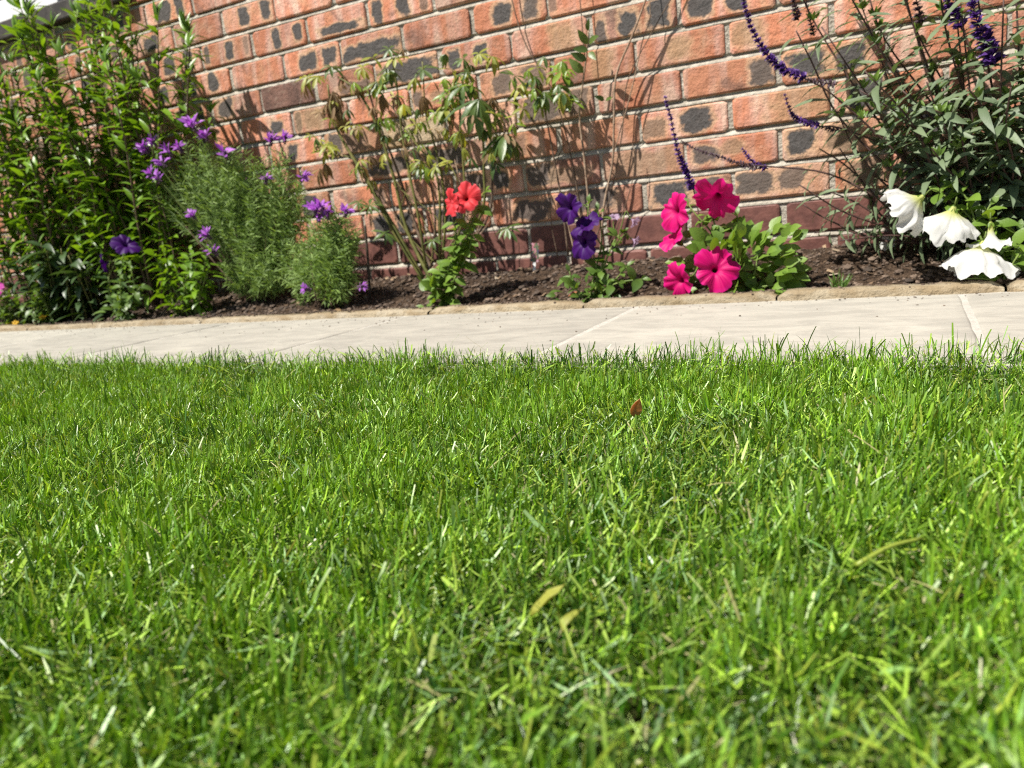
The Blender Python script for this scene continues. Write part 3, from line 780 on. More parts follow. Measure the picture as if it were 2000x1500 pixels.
class Plant:
    def __init__(s, name, label, cat, loc, group=None):
        s.o = Vector(loc); s.root = empty(name, loc); tag(s.root, label, cat, group); s.leaves = []; s.r = random.Random(name + label)
    def stem(s, pts, r0, r1, mat, name='stem', n=5, sides=6):
        c = catmull(pts, n)
        v, f = tube_vf([p - s.o for p in c], r0, r1, sides)
        obj(name, mesh(name, v, f, mat, True), s.root)
        return c
    def leaf(s, pos, d, up, size, key, wide=1.0):
        i = s.r.randrange(len(LEAF[key]))
        s.leaves.append((Vector(pos), Vector(d), Vector(up), size, key, i, wide))
    def finish(s, cap=290):
        s.leaves.sort(key=lambda q: (q[0] - CAM).length - q[3])
        groups = {}
        for n, (p, d, up, sz, key, i, wd) in enumerate(s.leaves):
            M = place(p - s.o, d, up, sz * wd, sz, sz)
            if n < cap: obj('leaf', LEAF[key][i][0], s.root, M)
            else:
                a = groups.setdefault(LEAF[key][i][2].name, (Acc(), LEAF[key][i][2]))[0]
                v, f = LEAF[key][i][1]; a.add([M @ Vector(q) for q in v], f)
        for a, mt in groups.values(): tag(a.build('foliage', mt, s.root, True), kind='stuff')
    def along(s, c, key, size, t0=.1, t1=1.0, step=.02, pair=2, rise=.5, jit=.35, wide=1.0, top=1.0, face=0.25, upb=0.0):
        """leaves at nodes along a stem, opposite pairs turning by a right angle"""
        L = 0; acc = [0.0]
        for a, b in zip(c[:-1], c[1:]): acc.append(acc[-1] + (b - a).length)
        tot = acc[-1]; q = t0 * tot; ang = s.r.uniform(0, 6.28)
        while q < t1 * tot:
            k = max(i for i in range(len(acc)) if acc[i] <= q); k = min(k, len(c) - 2)
            u = (q - acc[k]) / max(1e-6, acc[k+1] - acc[k]); p = c[k].lerp(c[k+1], u); tdir = (c[k+1] - c[k]).normalized()
            x, _, z = frame_of(tdir, (0.3, -.9, .1))
            for j in range(pair):
                a = ang + j * 2 * math.pi / pair + s.r.uniform(-jit, jit)
                out = x * math.cos(a) + z * math.sin(a)
                d = (out + tdir * (rise + s.r.uniform(-jit, jit)) + Vector((0, -face, 0))).normalized()
                up = tdir + out * -.3 + Vector((-.25, -.3 - upb, .4 + upb * .5))
                tt = q / tot
                s.leaf(p, d, up, size * s.r.uniform(.5, 1.25) * (1 + (top - 1) * tt), key, wide)
            ang += math.pi / 2 + s.r.uniform(-.3, .3) if pair == 2 else 2.4
            q += step * s.r.uniform(.7, 1.3)

# ---- petunia corolla
def corolla(seed, mat, funnel=0.0, nseg=60, ruf=1.35, notch=.24):
    r = random.Random(seed); nr = 9
    prof_flat = [(.07, 0), (.085, .16), (.10, .32), (.135, .46), (.22, .57), (.40, .635), (.62, .665), (.83, .66), (1.0, .62)]
    prof_fun = [(.07, 0), (.10, .28), (.14, .5), (.21, .72), (.33, .92), (.50, 1.08), (.68, 1.20), (.86, 1.27), (1.0, 1.27)]
    prof_bell = [(.07, 0), (.13, .16), (.30, .30), (.53, .42), (.71, .54), (.84, .68), (.93, .82), (.98, .95), (1.02, 1.06)]
    bell = funnel > 1.5
    v = []; f = []; rad = []; ang = []
    ph = [r.uniform(0, 6.28) for _ in range(4)]; lob = [r.uniform(.9, 1.1) for _ in range(5)]
    for i in range(nr):
        a, b = prof_flat[i], prof_fun[i]
        R = a[0] * (1 - funnel) + b[0] * funnel; Z = a[1] * (1 - funnel) + b[1] * funnel
        if bell: R, Z = prof_bell[i]
        k = max(0, (i - 4) / (nr - 5))
        for j in range(nseg):
            th = 2 * math.pi * j / nseg
            lb = abs(math.cos(2.5 * th)); L = lob[int(((th + math.pi / 5) % (2 * math.pi)) / (2 * math.pi / 5)) % 5]
            rr = R * (1 + k * (-notch * (1 - lb) ** 2.5 + (L - 1) + .022 * math.sin(13 * th + ph[0]) + .012 * math.sin(29 * th + ph[2])))
            zz = Z + ruf * k * (.06 * math.sin(5 * th + ph[1]) + .055 * math.sin(9 * th + ph[2]) + .09 * math.sin(2 * th + ph[3]) + .03 * k * math.sin(17 * th + ph[0])) - k * k * .10 * (1 - lb) - .05 * k * (1 - abs(math.cos(5 * th))) ** 2
            if bell: rr *= 1 + min(1, i / 4) * (.045 * math.sin(6 * th + ph[1]) + .03 * math.sin(11 * th + ph[3]) + .02 * math.sin(19 * th + ph[0]))
            v.append((rr * math.cos(th), rr * math.sin(th), zz)); rad.append(i / (nr - 1)); ang.append(th)
    if bell:
        off = Vector((seed * 3.7, seed * 1.3, 0))
        for q, p in enumerate(v):
            k = min(1, rad[q] * 1.6); P_ = Vector(p)
            n1 = mnoise.noise_vector(P_ * 2.6 + off); n2 = mnoise.noise_vector(P_ * 6.5 + off)
            v[q] = tuple(P_ + (n1 * .13 + n2 * .06) * k)
    for i in range(nr - 1):
        for j in range(nseg): f.append((i*nseg + j, i*nseg + (j+1) % nseg, (i+1)*nseg + (j+1) % nseg, (i+1)*nseg + j))
    me = mesh('flower', v, f, mat, True)
    for nm, dat in (('rad', rad), ('ang', ang)):
        at_ = me.attributes.new(nm, 'FLOAT', 'POINT'); at_.data.foreach_set('value', dat)
    return me

cx = Acc()
for j in range(5):
    a = 2 * math.pi * j / 5
    v, f = leaf_vf(90 + j, w=.34, peak=.5, fold=.3, droop=-.1)
    d = Vector((math.cos(a) * .45, math.sin(a) * .45, .9))
    M = place(Vector((0, 0, -.05)), d, (math.cos(a), math.sin(a), 0), .42, .42, .42); cx.add([M @ Vector(p) for p in v], f)
CALYX = mesh('calyx', cx.v, cx.f, M_PETL, True)
COR = {}
def flower(plant, pos, face, radius, mat, funnel=0.0, seed=1, roll=0.0, label=None):
    key = (mat.name, round(funnel, 2), seed)
    if key not in COR: COR[key] = corolla(seed, mat, funnel, nseg=90 if mat is M_WPET else 60, ruf=1.6 if mat is M_WPET else 1.35, notch=.07 if mat is M_WPET else .24)
    z = Vector(face).normalized(); x = z.cross(Vector((0.1, 0.2, 1))).normalized(); y = z.cross(x)
    zc = (.62 * (1 - funnel) + 1.15 * funnel if funnel < 1.5 else .75) * radius
    p = Vector(pos) - z * zc * .8 - plant.o
    M = Matrix.Identity(4)
    for i in range(3): M[i][0] = x[i] * radius; M[i][1] = y[i] * radius; M[i][2] = z[i] * radius; M[i][3] = p[i]
    o = obj('flower', COR[key], plant.root, M @ Matrix.Rotation(roll, 4, 'Z'))
    obj('calyx', CALYX, o)
    if label: o['label'] = label
    return p + plant.o - z * radius * .05          # where the stalk joins

TOCAM = Vector((.25, -.95, .05))                    # from the bed out over the lawn
def F(r, u, o):                                     # facing, as seen from the lawn: right, up, towards the viewer
    return RIGHT * r + UP * u - FWD * o

# ---- left shrub
sh = Plant('leafy_shrub', 'tall leafy green shrub with lance shaped leaves under the white window', 'shrub', (-1.78, -0.15, 0.05))
rs = sh.r
for i in range(66):
    bx = rs.uniform(-2.42, -1.46); by = rs.uniform(-.20, -.08)
    tx = bx + rs.uniform(-.20, .20) + max(0, bx + 1.78) * .5; ty = by + rs.uniform(-.20, .06)
    ty = min(ty, -.05); ty = max(ty, -.32)
    h = rs.uniform(.72, 1.06) - .28 * max(0, (tx + 1.62))
    if i % 4 == 0: h *= .72
    p0 = Vector((bx, by, soil_z(bx, by) - .01)); p3 = Vector((tx, ty, h + .05))
    c = sh.stem([p0, p0.lerp(p3, .35) + Vector((rs.uniform(-.03, .03), rs.uniform(-.02, .02), .03)), p0.lerp(p3, .7) + Vector((rs.uniform(-.02, .02), 0, .02)), p3], .0045, .0016, M_TWIGD, sides=5)
    sh.along(c, 'shrub', .076, .20, 1.0, .024, 2, .7, .9, top=.85, wide=1.12)
    for k in range(5):
        sh.leaf(p3, Vector((rs.uniform(-.6, .6), rs.uniform(-.7, .3), 1)), (0, -.5, .3), rs.uniform(.04, .065), 'shrub')
for i in range(14):
    bx = rs.uniform(-2.25, -1.42); by = rs.uniform(-.20, -.12)
    p0 = Vector((bx, by, soil_z(bx, by) - .01)); p3 = Vector((bx + rs.uniform(-.12, .1), by + rs.uniform(-.07, .0), rs.uniform(.25, .52)))
    c = sh.stem([p0, p0.lerp(p3, .5) + Vector((rs.uniform(-.02, .02), 0, .02)), p3], .003, .0014, M_TWIGD, sides=5)
    sh.along(c, 'shrub', .07, .15, 1.0, .026, 2, .4, .9, wide=1.2)
sh.finish()

# ---- broad dark leaved plant in its shade
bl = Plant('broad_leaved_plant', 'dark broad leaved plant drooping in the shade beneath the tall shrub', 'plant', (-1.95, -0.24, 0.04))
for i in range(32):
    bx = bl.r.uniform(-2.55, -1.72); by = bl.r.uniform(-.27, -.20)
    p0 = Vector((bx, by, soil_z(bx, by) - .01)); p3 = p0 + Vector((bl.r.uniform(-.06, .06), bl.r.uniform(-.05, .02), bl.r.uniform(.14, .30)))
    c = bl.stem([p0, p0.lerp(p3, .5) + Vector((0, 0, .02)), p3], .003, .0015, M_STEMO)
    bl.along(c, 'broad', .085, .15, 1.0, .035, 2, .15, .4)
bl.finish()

# ---- small plants along the front edge at the left
def stem_to(pl, u0, v0, Y0, u1, v1, Y1, r0, r1, mat, bow=.01, n=6):
    a = at(u0, v0, Y0); b = at(u1, v1, Y1)
    mid = a.lerp(b, .5) + Vector((pl.r.uniform(-bow, bow), pl.r.uniform(-bow, 0), bow * .6))
    return pl.stem([a, mid, b], r0, r1, mat, n=n)

def rooted(u, v, Y):
    p = at(u, v, Y); return Vector((p.x, p.y, soil_z(p.x, p.y) - .008))

vi = Plant('viola_plant', 'low small leaved plant with tiny yellow flowers at the bed edge', 'plant', rooted(70, 610, -.30))
for k in range(26):
    a = Vector((vi.o.x + vi.r.uniform(-.22, .12), vi.o.y + vi.r.uniform(-.01, .05), .0)); a.z = soil_z(a.x, a.y) - .005
    b = a + Vector((vi.r.uniform(-.06, .06), vi.r.uniform(-.04, .01), vi.r.uniform(.05, .15)))
    c = vi.stem([a, a.lerp(b, .5) + Vector((0, -.005, .01)), b], .0016, .0009, M_STEMG, n=3, sides=4)
    vi.along(c, 'petunia_deep', .032, .2, 1.0, .018, 2, .3, .4, wide=.9)
for u, v in ((19, 634), (30, 631), (83, 620)):
    q = flower(vi, at(u, v, -.325), F(.1, .5, 1), .011, M_YPET, 0, 3)
    vi.stem([q, q + Vector((0, .02, -.02)), rooted(u, v, -.31)], .001, .0012, M_STEMG, n=3, sides=4)
q = flower(vi, at(-4, 565, -.31), F(-.1, .3, 1), .026, M_MAG, 0, 4); vi.stem([q, q + Vector((0, .02, -.03)), rooted(5, 610, -.29)], .0012, .0016, M_STEMG, n=3, sides=4)
vi.finish()

def petunia(label, base, stems, flowers, mat, key='petunia', size=.04, step=.02, group='petunias along the front of the bed', fill=0, spread=(.05, .03, .06), wide=1.0):
    pl = Plant('petunia_plant', label, 'petunia', base, group)
    ends = []
    for st in stems:
        pts = [base + Vector((pl.r.uniform(-.012, .012), pl.r.uniform(-.01, .01), 0))] + [at(*q) for q in st]
        c = pl.stem(pts, .0026, .0014, M_STEMG, n=4, sides=5); ends.append(c)
        pl.along(c, key, size, .08, 1.0, step, 2, .25, .5, wide=wide, upb=.9)
        pl.leaf(c[-1], c[-1] - c[-2] + Vector((0, -.3 * .01, 0)), (0, -.6, .6), size * .6, key)
    for k in range(fill):
        d = Vector((pl.r.uniform(-1, 1), pl.r.uniform(-1, .4), pl.r.uniform(.0, .9)))
        p = base + Vector((d.x * spread[0], d.y * spread[1], .012 + abs(d.z) * spread[2]))
        pl.leaf(p, d + Vector((0, 0, -.1)), (pl.r.uniform(-.9, .5), -.7, pl.r.uniform(.3, 1)), size * pl.r.uniform(.7, 1.25), key, wide)
    for fl in flowers:
        u, v, Y, face, rad, fun, seed = fl[:7]
        q = flower(pl, at(u, v, Y), face, rad, mat, fun, seed, pl.r.uniform(0, 6))
        best = min((p for c in ends for p in c), key=lambda p: (p - q).length)
        bz = face.normalized()
        pl.stem([q, q - bz * .012 + Vector((0, 0, .002)), best], .0013, .0013, M_STEMG, n=3, sides=5)
    fc = [(at(fl[0], fl[1], fl[2]), fl[4]) for fl in flowers]
    def clear(q):
        p = q[0] + q[1].normalized() * q[3] * .5
        for c, rad in fc:
            vd = (CAM - c).normalized(); w = p - c; a = w.dot(vd)
            if a > -.02 and (w - vd * a).length < rad * .95 + q[3] * .2: return False
        return True
    pl.leaves = [q for q in pl.leaves if clear(q)]
    pl.finish()
    return pl

b = rooted(240, 612, -.30)
petunia('deep violet petunia on a bushy stem before the tall shrub', b,
        [[(235, 560, -.30), (240, 500, -.29)], [(262, 570, -.31), (255, 520, -.30)], [(215, 580, -.30), (212, 540, -.29)], [(250, 590, -.32), (275, 560, -.32)]],
        [(246, 480, -.31, F(.35, .55, .6), .042, .1, 5), (205, 514, -.30, F(-1, -.3, .3), .032, .4, 6)], M_PURP, 'petunia_deep', .034, .017, fill=26, spread=(.06, .03, .08))
lp = Plant('leafy_clump', 'young bright green leafy clump beside the violet petunia', 'plant', rooted(365, 606, -.29))
for k in range(15):
    a = lp.o + Vector((lp.r.uniform(-.05, .05), lp.r.uniform(-.02, .03), 0))
    b = at(lp.r.uniform(300, 425), lp.r.uniform(470, 570), lp.r.uniform(-.32, -.24))
    c = lp.stem([a, a.lerp(b, .5) + Vector((0, 0, .01)), b], .002, .0012, M_STEMG, n=4, sides=5)
    lp.along(c, 'shrub', .045, .2, 1.0, .024, 2, .4, .4, wide=1.7)
lp.finish()

# ---- lavender
def lavender(label, base, mounds, heads, n, needles, group='lavender bushes'):
    pl = Plant('lavender_bush', label, 'lavender', base, group)
    r = pl.r; ac = Acc(); tw = Acc()
    for i in range(n):
        mu = mounds[i % len(mounds)]
        cu, cv, ru, rv, Y, dy = mu
        a = r.uniform(0, 6.28); q = math.sqrt(r.random())
        tip = at(cu + ru * q * math.cos(a), cv + rv * q * math.sin(a), Y + dy * r.uniform(-1, 1) * math.sqrt(max(.05, 1 - q * q)))
        root = base + Vector((r.uniform(-.04, .04), r.uniform(-.03, .03), .02))
        s0 = root.lerp(tip, r.uniform(.45, .68)); c = catmull([s0, s0.lerp(tip, .5) + Vector((r.uniform(-.01, .01), r.uniform(-.01, .01), -.006)), tip], 4)
        if i % 5 == 0: tw.add(*tube_vf([p - base for p in catmull([root, root.lerp(s0, .5) + Vector((0, 0, -.01)), s0], 4)], .0022, .0013, 4))
        ac.add(*tube_vf([p - base for p in c], .0011, .0007, 3))
        for k in range(needles):
            t = (k + r.random()) / needles; j = min(len(c) - 2, int(t * (len(c) - 1))); p = c[j].lerp(c[j+1], t * (len(c) - 1) - j)
            td = (c[j+1] - c[j]).normalized(); x, _, z = frame_of(td, (.1, -1, .2)); th = r.uniform(0, 6.28)
            d = (x * math.cos(th) + z * math.sin(th) + td * r.uniform(.15, .9)).normalized(); L = r.uniform(.018, .034)
            sx = d.cross(Vector((r.uniform(-1, 1), -1, r.uniform(-.5, 1)))).normalized() * r.uniform(.0011, .0019)
            p -= base; e = p + d * L; md = p + d * L * .55 + Vector((0, 0, .001))
            ac.add([p - sx * .5, p + sx * .5, md + sx, e, md - sx], [(0, 1, 2, 3, 4)])
    tag(ac.build('foliage', M_LAV, pl.root), kind='stuff')
    tag(tw.build('twigs', M_TWIGD, pl.root), kind='stuff')
    for (u, v, Y, s) in heads:
        Y -= .035; s *= r.uniform(.85, 1.3); p = at(u, v, Y); root = base.lerp(p, .55) + Vector((0, 0, .02))
        d = (p - root).normalized()
        pl.stem([root, root.lerp(p, .5), p - d * .012], .0012, .0010, M_STEMG, n=3, sides=4)
        bo = Acc()
        for k in range(16):
            th = k * 2.4; zz = -.014 + k * .0014
            x, _, z = frame_of(d, (.1, -1, .2)); o_ = x * math.cos(th) + z * math.sin(th)
            cc = d * zz + o_ * .0035
            bo.add([cc + Vector((q.x, q.y, q.z)) * .0030 for q in ICO], ICOF)
        M = Matrix.Translation(p - pl.o)
        h = obj('flower_head', mesh('flower_head', bo.v, bo.f, M_LAVD, True), pl.root, M)
        bb = Acc()
        for k in range(r.randint(9, 22)):
            th = r.uniform(0, 6.28); x, _, z = frame_of(d, (.1, -1, .2)); o_ = x * math.cos(th) + z * math.sin(th)
            dd = (o_ * r.uniform(.25, 1.2) + d * r.uniform(.1, 1.1)).normalized()
            vv, ff = leaf_vf(k, w=.34, peak=.6, fold=.3, droop=.15, n=3)
            Mx = place(d * r.uniform(-.008, .008) + o_ * .002, dd, (0, -.7, .7), s, s * r.uniform(.7, 1.2), s)
            bb.add([Mx @ Vector(q) for q in vv], ff)
        obj('bract', mesh('bract', bb.v, bb.f, M_LAVF, True), h)
    return pl
lavender('large lavender bush with purple tufts beside the tall leafy shrub', rooted(500, 560, -.18),
         [(420, 360, 130, 85, -.20, .09), (480, 420, 110, 80, -.19, .09), (540, 380, 70, 85, -.17, .07), (510, 470, 85, 70, -.20, .07), (400, 330, 80, 60, -.22, .06), (505, 525, 75, 50, -.21, .06)],
         [(284, 292, -.23, .03), (300, 278, -.23, .027), (318, 318, -.24, .03), (296, 340, -.24, .03), (330, 296, -.23, .027), (308, 348, -.24, .025), (378, 246, -.22, .032), (402, 266, -.22, .028), (440, 300, -.22, .026), (352, 290, -.22, .022),
          (530, 274, -.18, .028), (557, 270, -.18, .022), (592, 346, -.18, .026), (520, 350, -.2, .02), (405, 460, -.24, .024), (418, 492, -.24, .022), (375, 420, -.24, .022)], 640, 26)
lavender('small lavender clump with a bright purple tuft near the lupin stems', rooted(640, 585, -.27),
         [(630, 480, 70, 70, -.27, .06), (600, 520, 60, 60, -.25, .06), (660, 450, 40, 45, -.27, .04), (650, 540, 50, 40, -.28, .04)],
         [(616, 412, -.28, .03), (630, 408, -.28, .03), (622, 424, -.28, .028), (640, 418, -.28, .022), (676, 414, -.27, .024), (598, 564, -.29, .014), (706, 560, -.28, .018)], 280, 26)

# ---- lupin: stalks with palmate leaves, many of them wilting
lu = Plant('lupin_plant', 'fading lupin with thick leaning stalks, palmate leaves and wilted brown heads', 'lupin', rooted(835, 528, -.10))
def palmate(key, pos, n, size, facing, droop, mat, w=.27, name='leaf', fold=.3):
    """one palmate leaf: n leaflets from one point, drooping"""
    r = lu.r; ac = Acc(); x, nrm, z = frame_of(facing, (0, 0.2, 1))
    for k in range(n):
        a = 2 * math.pi * (k + r.uniform(-.2, .2)) / n
        d = (x * math.cos(a) + z * math.sin(a) + nrm * r.uniform(-.1, .25) + Vector((0, 0, -droop * r.uniform(.6, 1.3)))).normalized()
        vv, ff = leaf_vf(r.randrange(999), w=w, peak=.58, fold=fold, droop=.25 + droop * .2, n=4)
        s = size * r.uniform(.75, 1.15); M = place(Vector((0, 0, 0)), d, nrm + Vector((0, 0, .5)), s, s, s)
        ac.add([M @ Vector(q) for q in vv], ff)
    obj(name, mesh(name, ac.v, ac.f, mat, True), lu.root, Matrix.Translation(Vector(pos) - lu.o))
LS = [
    ([(770, 445), (715, 350), (655, 245), (640, 165)], -.10, .0075, .0028, M_STEMO),
    ([(795, 450), (770, 350), (738, 250), (700, 180), (660, 150)], -.08, .0060, .0022, M_STEMO),
    ([(808, 430), (775, 330), (745, 255), (725, 195), (715, 150)], -.06, .0048, .0020, M_TWIGD),
    ([(820, 440), (800, 340), (785, 260), (778, 190), (765, 110)], -.12, .0045, .0018, M_STEMO),
    ([(850, 430), (835, 340), (800, 270), (770, 215), (745, 190)], -.05, .0040, .0018, M_TWIGD),
    ([(870, 430), (862, 340), (845, 270), (832, 225), (825, 120)], -.09, .0042, .0018, M_STEMO),
    ([(860, 420), (850, 330), (820, 290), (790, 250)], -.12, .0040, .0018, M_STEMO),
    ([(905, 430), (905, 320), (898, 230), (905, 165)], -.10, .0040, .0020, M_STEMO),
    ([(935, 430), (945, 330), (942, 250), (938, 195)], -.13, .0044, .0022, M_STEMO),
    ([(950, 430), (962, 330), (985, 260), (985, 235)], -.11, .0036, .0018, M_TWIGD),
    ([(760, 440), (700, 320), (640, 300), (632, 285)], -.12, .0034, .0016, M_STEMO),
]
for pts, Y, r0, r1, mt in LS:
    lu.stem([lu.o + Vector((lu.r.uniform(-.03, .04), lu.r.uniform(-.02, .02), -.005))] + [at(u, v, Y) for u, v in pts], r0, r1, mt, n=5)
for k in range(16):
    u = lu.r.uniform(760, 960); u2 = u + lu.r.uniform(-90, 50)
    lu.stem([lu.o + Vector((lu.r.uniform(-.04, .10), lu.r.uniform(-.02, .03), -.005)), at(u, lu.r.uniform(430, 470), -.08), at(u2, lu.r.uniform(300, 370), -.08)], .0022, .0010, M_TWIG if k % 2 else M_STEMO, 'dry_stem', n=4, sides=4)
for u, v, Y, s, dr in ((935, 195, -.14, .088, .75), (985, 262, -.12, .075, 1.1), (905, 165, -.11, .062, .5), (942, 250, -.12, .05, .8), (1062, 180, -.10, .06, .7), (820, 326, -.13, .045, .3), (752, 455, -.14, .05, .3), (722, 402, -.14, .045, .2), (990, 445, -.12, .055, .6), (845, 470, -.12, .04, .3), (700, 395, -.14, .04, .3), (790, 210, -.10, .045, .7), (863, 210, -.10, .05, 1.0)):
    palmate('p', at(u, v, Y), 9, s * (1.1 if s > .06 else .85), F(lu.r.uniform(-.3, .3), .7, .8), dr, M_LUPL)
for u, v, Y, s, dr in ((760, 96, -.12, .042, .3), (772, 112, -.12, .04, .4), (600, 150, -.10, .05, .35), (648, 130, -.09, .045, .4), (708, 132, -.08, .042, .6), (758, 135, -.10, .055, .9), (826, 135, -.09, .045, .3), (962, 110, -.10, .045, .8), (1018, 165, -.08, .05, .7), (870, 205, -.10, .05, .4), (640, 280, -.12, .045, .5), (695, 245, -.1, .045, .6), (1090, 165, -.07, .05, .6), (735, 160, -.1, .04, .5), (620, 150, -.1, .04, .5), (905, 115, -.1, .04, .5), (1045, 150, -.08, .04, .6)):
    palmate('y', at(u, v, Y), 7, s * .95, F(lu.r.uniform(-.3, .3), .6, .9), dr, M_LUPY if lu.r.random() < .6 else M_LUPL, .3)
for u, v, Y, s, dr in ((650, 178, -.1, .06, 1.6), (655, 200, -.1, .065, 2.2), (662, 215, -.1, .06, 2.4), (640, 200, -.1, .05, 2.2), (825, 188, -.1, .045, 1.5), (745, 185, -.09, .05, 2.0), (625, 330, -.12, .05, 1.6), (635, 318, -.12, .045, 2.0), (722, 305, -.1, .035, 1.5), (775, 185, -.1, .04, 1.6), (700, 165, -.09, .04, 1.8), (880, 215, -.1, .03, 1.6), (595, 165, -.1, .04, 1.4), (1050, 160, -.08, .045, 1.8), (960, 190, -.1, .04, 2.0), (870, 190, -.1, .045, 2.0)):
    palmate('w', at(u, v, Y), 9, s, F(0, .4, .9), dr, M_WILT, .2, 'wilted_leaf', .8)

for pts, Y, r0, r1, mt in LS:                       # small fresh and fading leaves along the upper stalks
    c = catmull([at(u, v, Y) for u, v in pts], 6)
    for k in range(9):
        p = c[lu.r.randrange(len(c) // 3, len(c))] + Vector((lu.r.uniform(-.05, .05), lu.r.uniform(-.04, .01), lu.r.uniform(-.02, .04)))
        palmate('s', p, lu.r.choice((3, 5, 5, 6)), lu.r.uniform(.02, .04), F(lu.r.uniform(-.6, .6), lu.r.uniform(.1, .9), .8), lu.r.uniform(.1, 1.4), lu.r.choice((M_LUPY, M_LUPY, M_LUPL, M_LUPG, M_WILT)), lu.r.uniform(.22, .36))
for k in range(40):                                 # the leafy right hand side
    u, v = (lu.r.uniform(995, 1125), lu.r.uniform(110, 225)) if k % 5 < 2 else (lu.r.uniform(865, 1010), lu.r.uniform(100, 290))
    palmate('s', at(u, v, lu.r.uniform(-.14, -.06)), lu.r.choice((3, 5, 6, 7)), lu.r.uniform(.025, .048), F(lu.r.uniform(-.6, .6), lu.r.uniform(.1, .9), .8), lu.r.uniform(.1, 1.2), lu.r.choice((M_LUPY, M_LUPG, M_LUPL, M_LUPG)), lu.r.uniform(.24, .36))
# ---- clematis like bare woody climbers on the wall
cm = Plant('climber', 'bare woody climber with one fresh leaf sprig trained up the brick wall', 'climber', rooted(1120, 500, -.05))
CS = [
    ([(1172, 500), (1180, 400), (1196, 320), (1199, 240), (1203, 150), (1235, 70), (1268, -20), (1290, -90)], -.045, .0032, .0022, M_TWIG),
    ([(1160, 505), (1148, 380), (1140, 300), (1132, 220), (1144, 120), (1150, 55)], -.05, .0034, .0020, M_TWIG),
    ([(1142, 110), (1137, 50), (1131, -20), (1125, -80)], -.03, .0014, .0012, M_TWIGD),
    ([(1110, 500), (1098, 400), (1080, 300), (1065, 220), (1058, 190)], -.055, .0030, .0018, M_TWIGD),
    ([(1140, 500), (1130, 390), (1112, 290), (1080, 180), (1028, 90), (1000, 0), (990, -80)], -.02, .0022, .0016, M_TWIGD),
    ([(1195, 310), (1230, 190), (1255, 80), (1270, 30), (1262, -60)], -.03, .0015, .0011, M_TWIG),
    ([(1150, 500), (1190, 390), (1215, 260), (1225, 160), (1275, 60), (1320, -20), (1340, -80)], -.02, .0016, .0012, M_TWIGD),
    ([(1125, 505), (1110, 440), (1106, 420)], -.15, .0024, .0020, M_TWIG),
    ([(1180, 500), (1215, 420), (1240, 330), (1235, 280)], -.03, .0014, .0010, M_TWIGD),
    ([(1090, 505), (1075, 420), (1082, 330), (1120, 250)], -.03, .0014, .0010, M_TWIGD),
]
for pts, Y, r0, r1, mt in CS:
    cm.stem([at(u, v, Y) for u, v in pts], r0, r1, mt, n=4, sides=5)
for u, v, du, dv, s in ((1148, 86, -20, -28, .042), (1150, 84, 18, -16, .04), (1149, 98, -28, -4, .04), (1150, 102, 16, 18, .035), (1146, 118, -28, -14, .045), (1140, 142, -30, -30, .05), (1148, 60, 0, -30, .03), (1120, 170, -30, -30, .04), (1195, 190, -16, 6, .022), (1180, 195, -14, -8, .03), (1110, 190, 30, 10, .04), (1095, 205, 30, 14, .04)):
    p = at(u, v, -.055); cm.leaf(p, at(u + du, v + dv, -.08) - p, (0, -1, .3), s, 'clematis')
cm.finish()

# ---- coral petunia
b = rooted(862, 590, -.305)
petunia('coral red petunia on a tall leafy stem near the lupin', b,
        [[(870, 540, -.30), (895, 490, -.28), (918, 430, -.27), (935, 400, -.26)], [(850, 560, -.31), (858, 530, -.31)], [(885, 550, -.30), (912, 500, -.28), (925, 450, -.27)], [(890, 470, -.28), (885, 430, -.28)], [(935, 400, -.26), (948, 375, -.25)]],
        [(910, 388, -.28, F(-.3, .15, .9), .042, .15, 7), (884, 396, -.29, F(-.8, -.1, .5), .034, .3, 8)], M_CORAL, 'petunia', .037, .0165, fill=26, spread=(.04, .03, .075))
# ---- violet petunia
b = rooted(1145, 578, -.30)
vp = petunia('deep violet petunia with pale buds growing between coral and pink petunias', b,
        [[(1160, 540, -.29), (1175, 470, -.27), (1168, 410, -.26)], [(1120, 555, -.31), (1112, 530, -.31)], [(1190, 560, -.30), (1225, 520, -.29)], [(1180, 500, -.28), (1150, 440, -.27), (1150, 395, -.26)], [(1200, 555, -.31), (1255, 545, -.31)], [(1195, 480, -.28), (1215, 455, -.27)]],
        [(1114, 406, -.29, F(-.7, -.25, .5), .040, .3, 9), (1147, 440, -.29, F(-.45, .55, .5), .036, .15, 10), (1141, 472, -.29, F(-.75, -.2, .6), .042, .2, 11)], M_PURP, 'petunia_deep', .032, .0175, fill=22, spread=(.075, .03, .04))
for u, v, Y, fc, rd in ((1238, 432, -.29, F(.6, -.6, .3), .015), (1240, 470, -.29, F(.7, -.5, .3), .014), (1200, 425, -.28, F(.0, .6, .6), .012)):
    q = flower(vp, at(u, v, Y), fc, rd, M_LILAC, .95, 23)
    vp.stem([q, q - fc.normalized() * .012 + Vector((0, 0, .004)), at(1205, 480, -.28)], .0012, .0013, M_STEMG, n=4, sides=5)
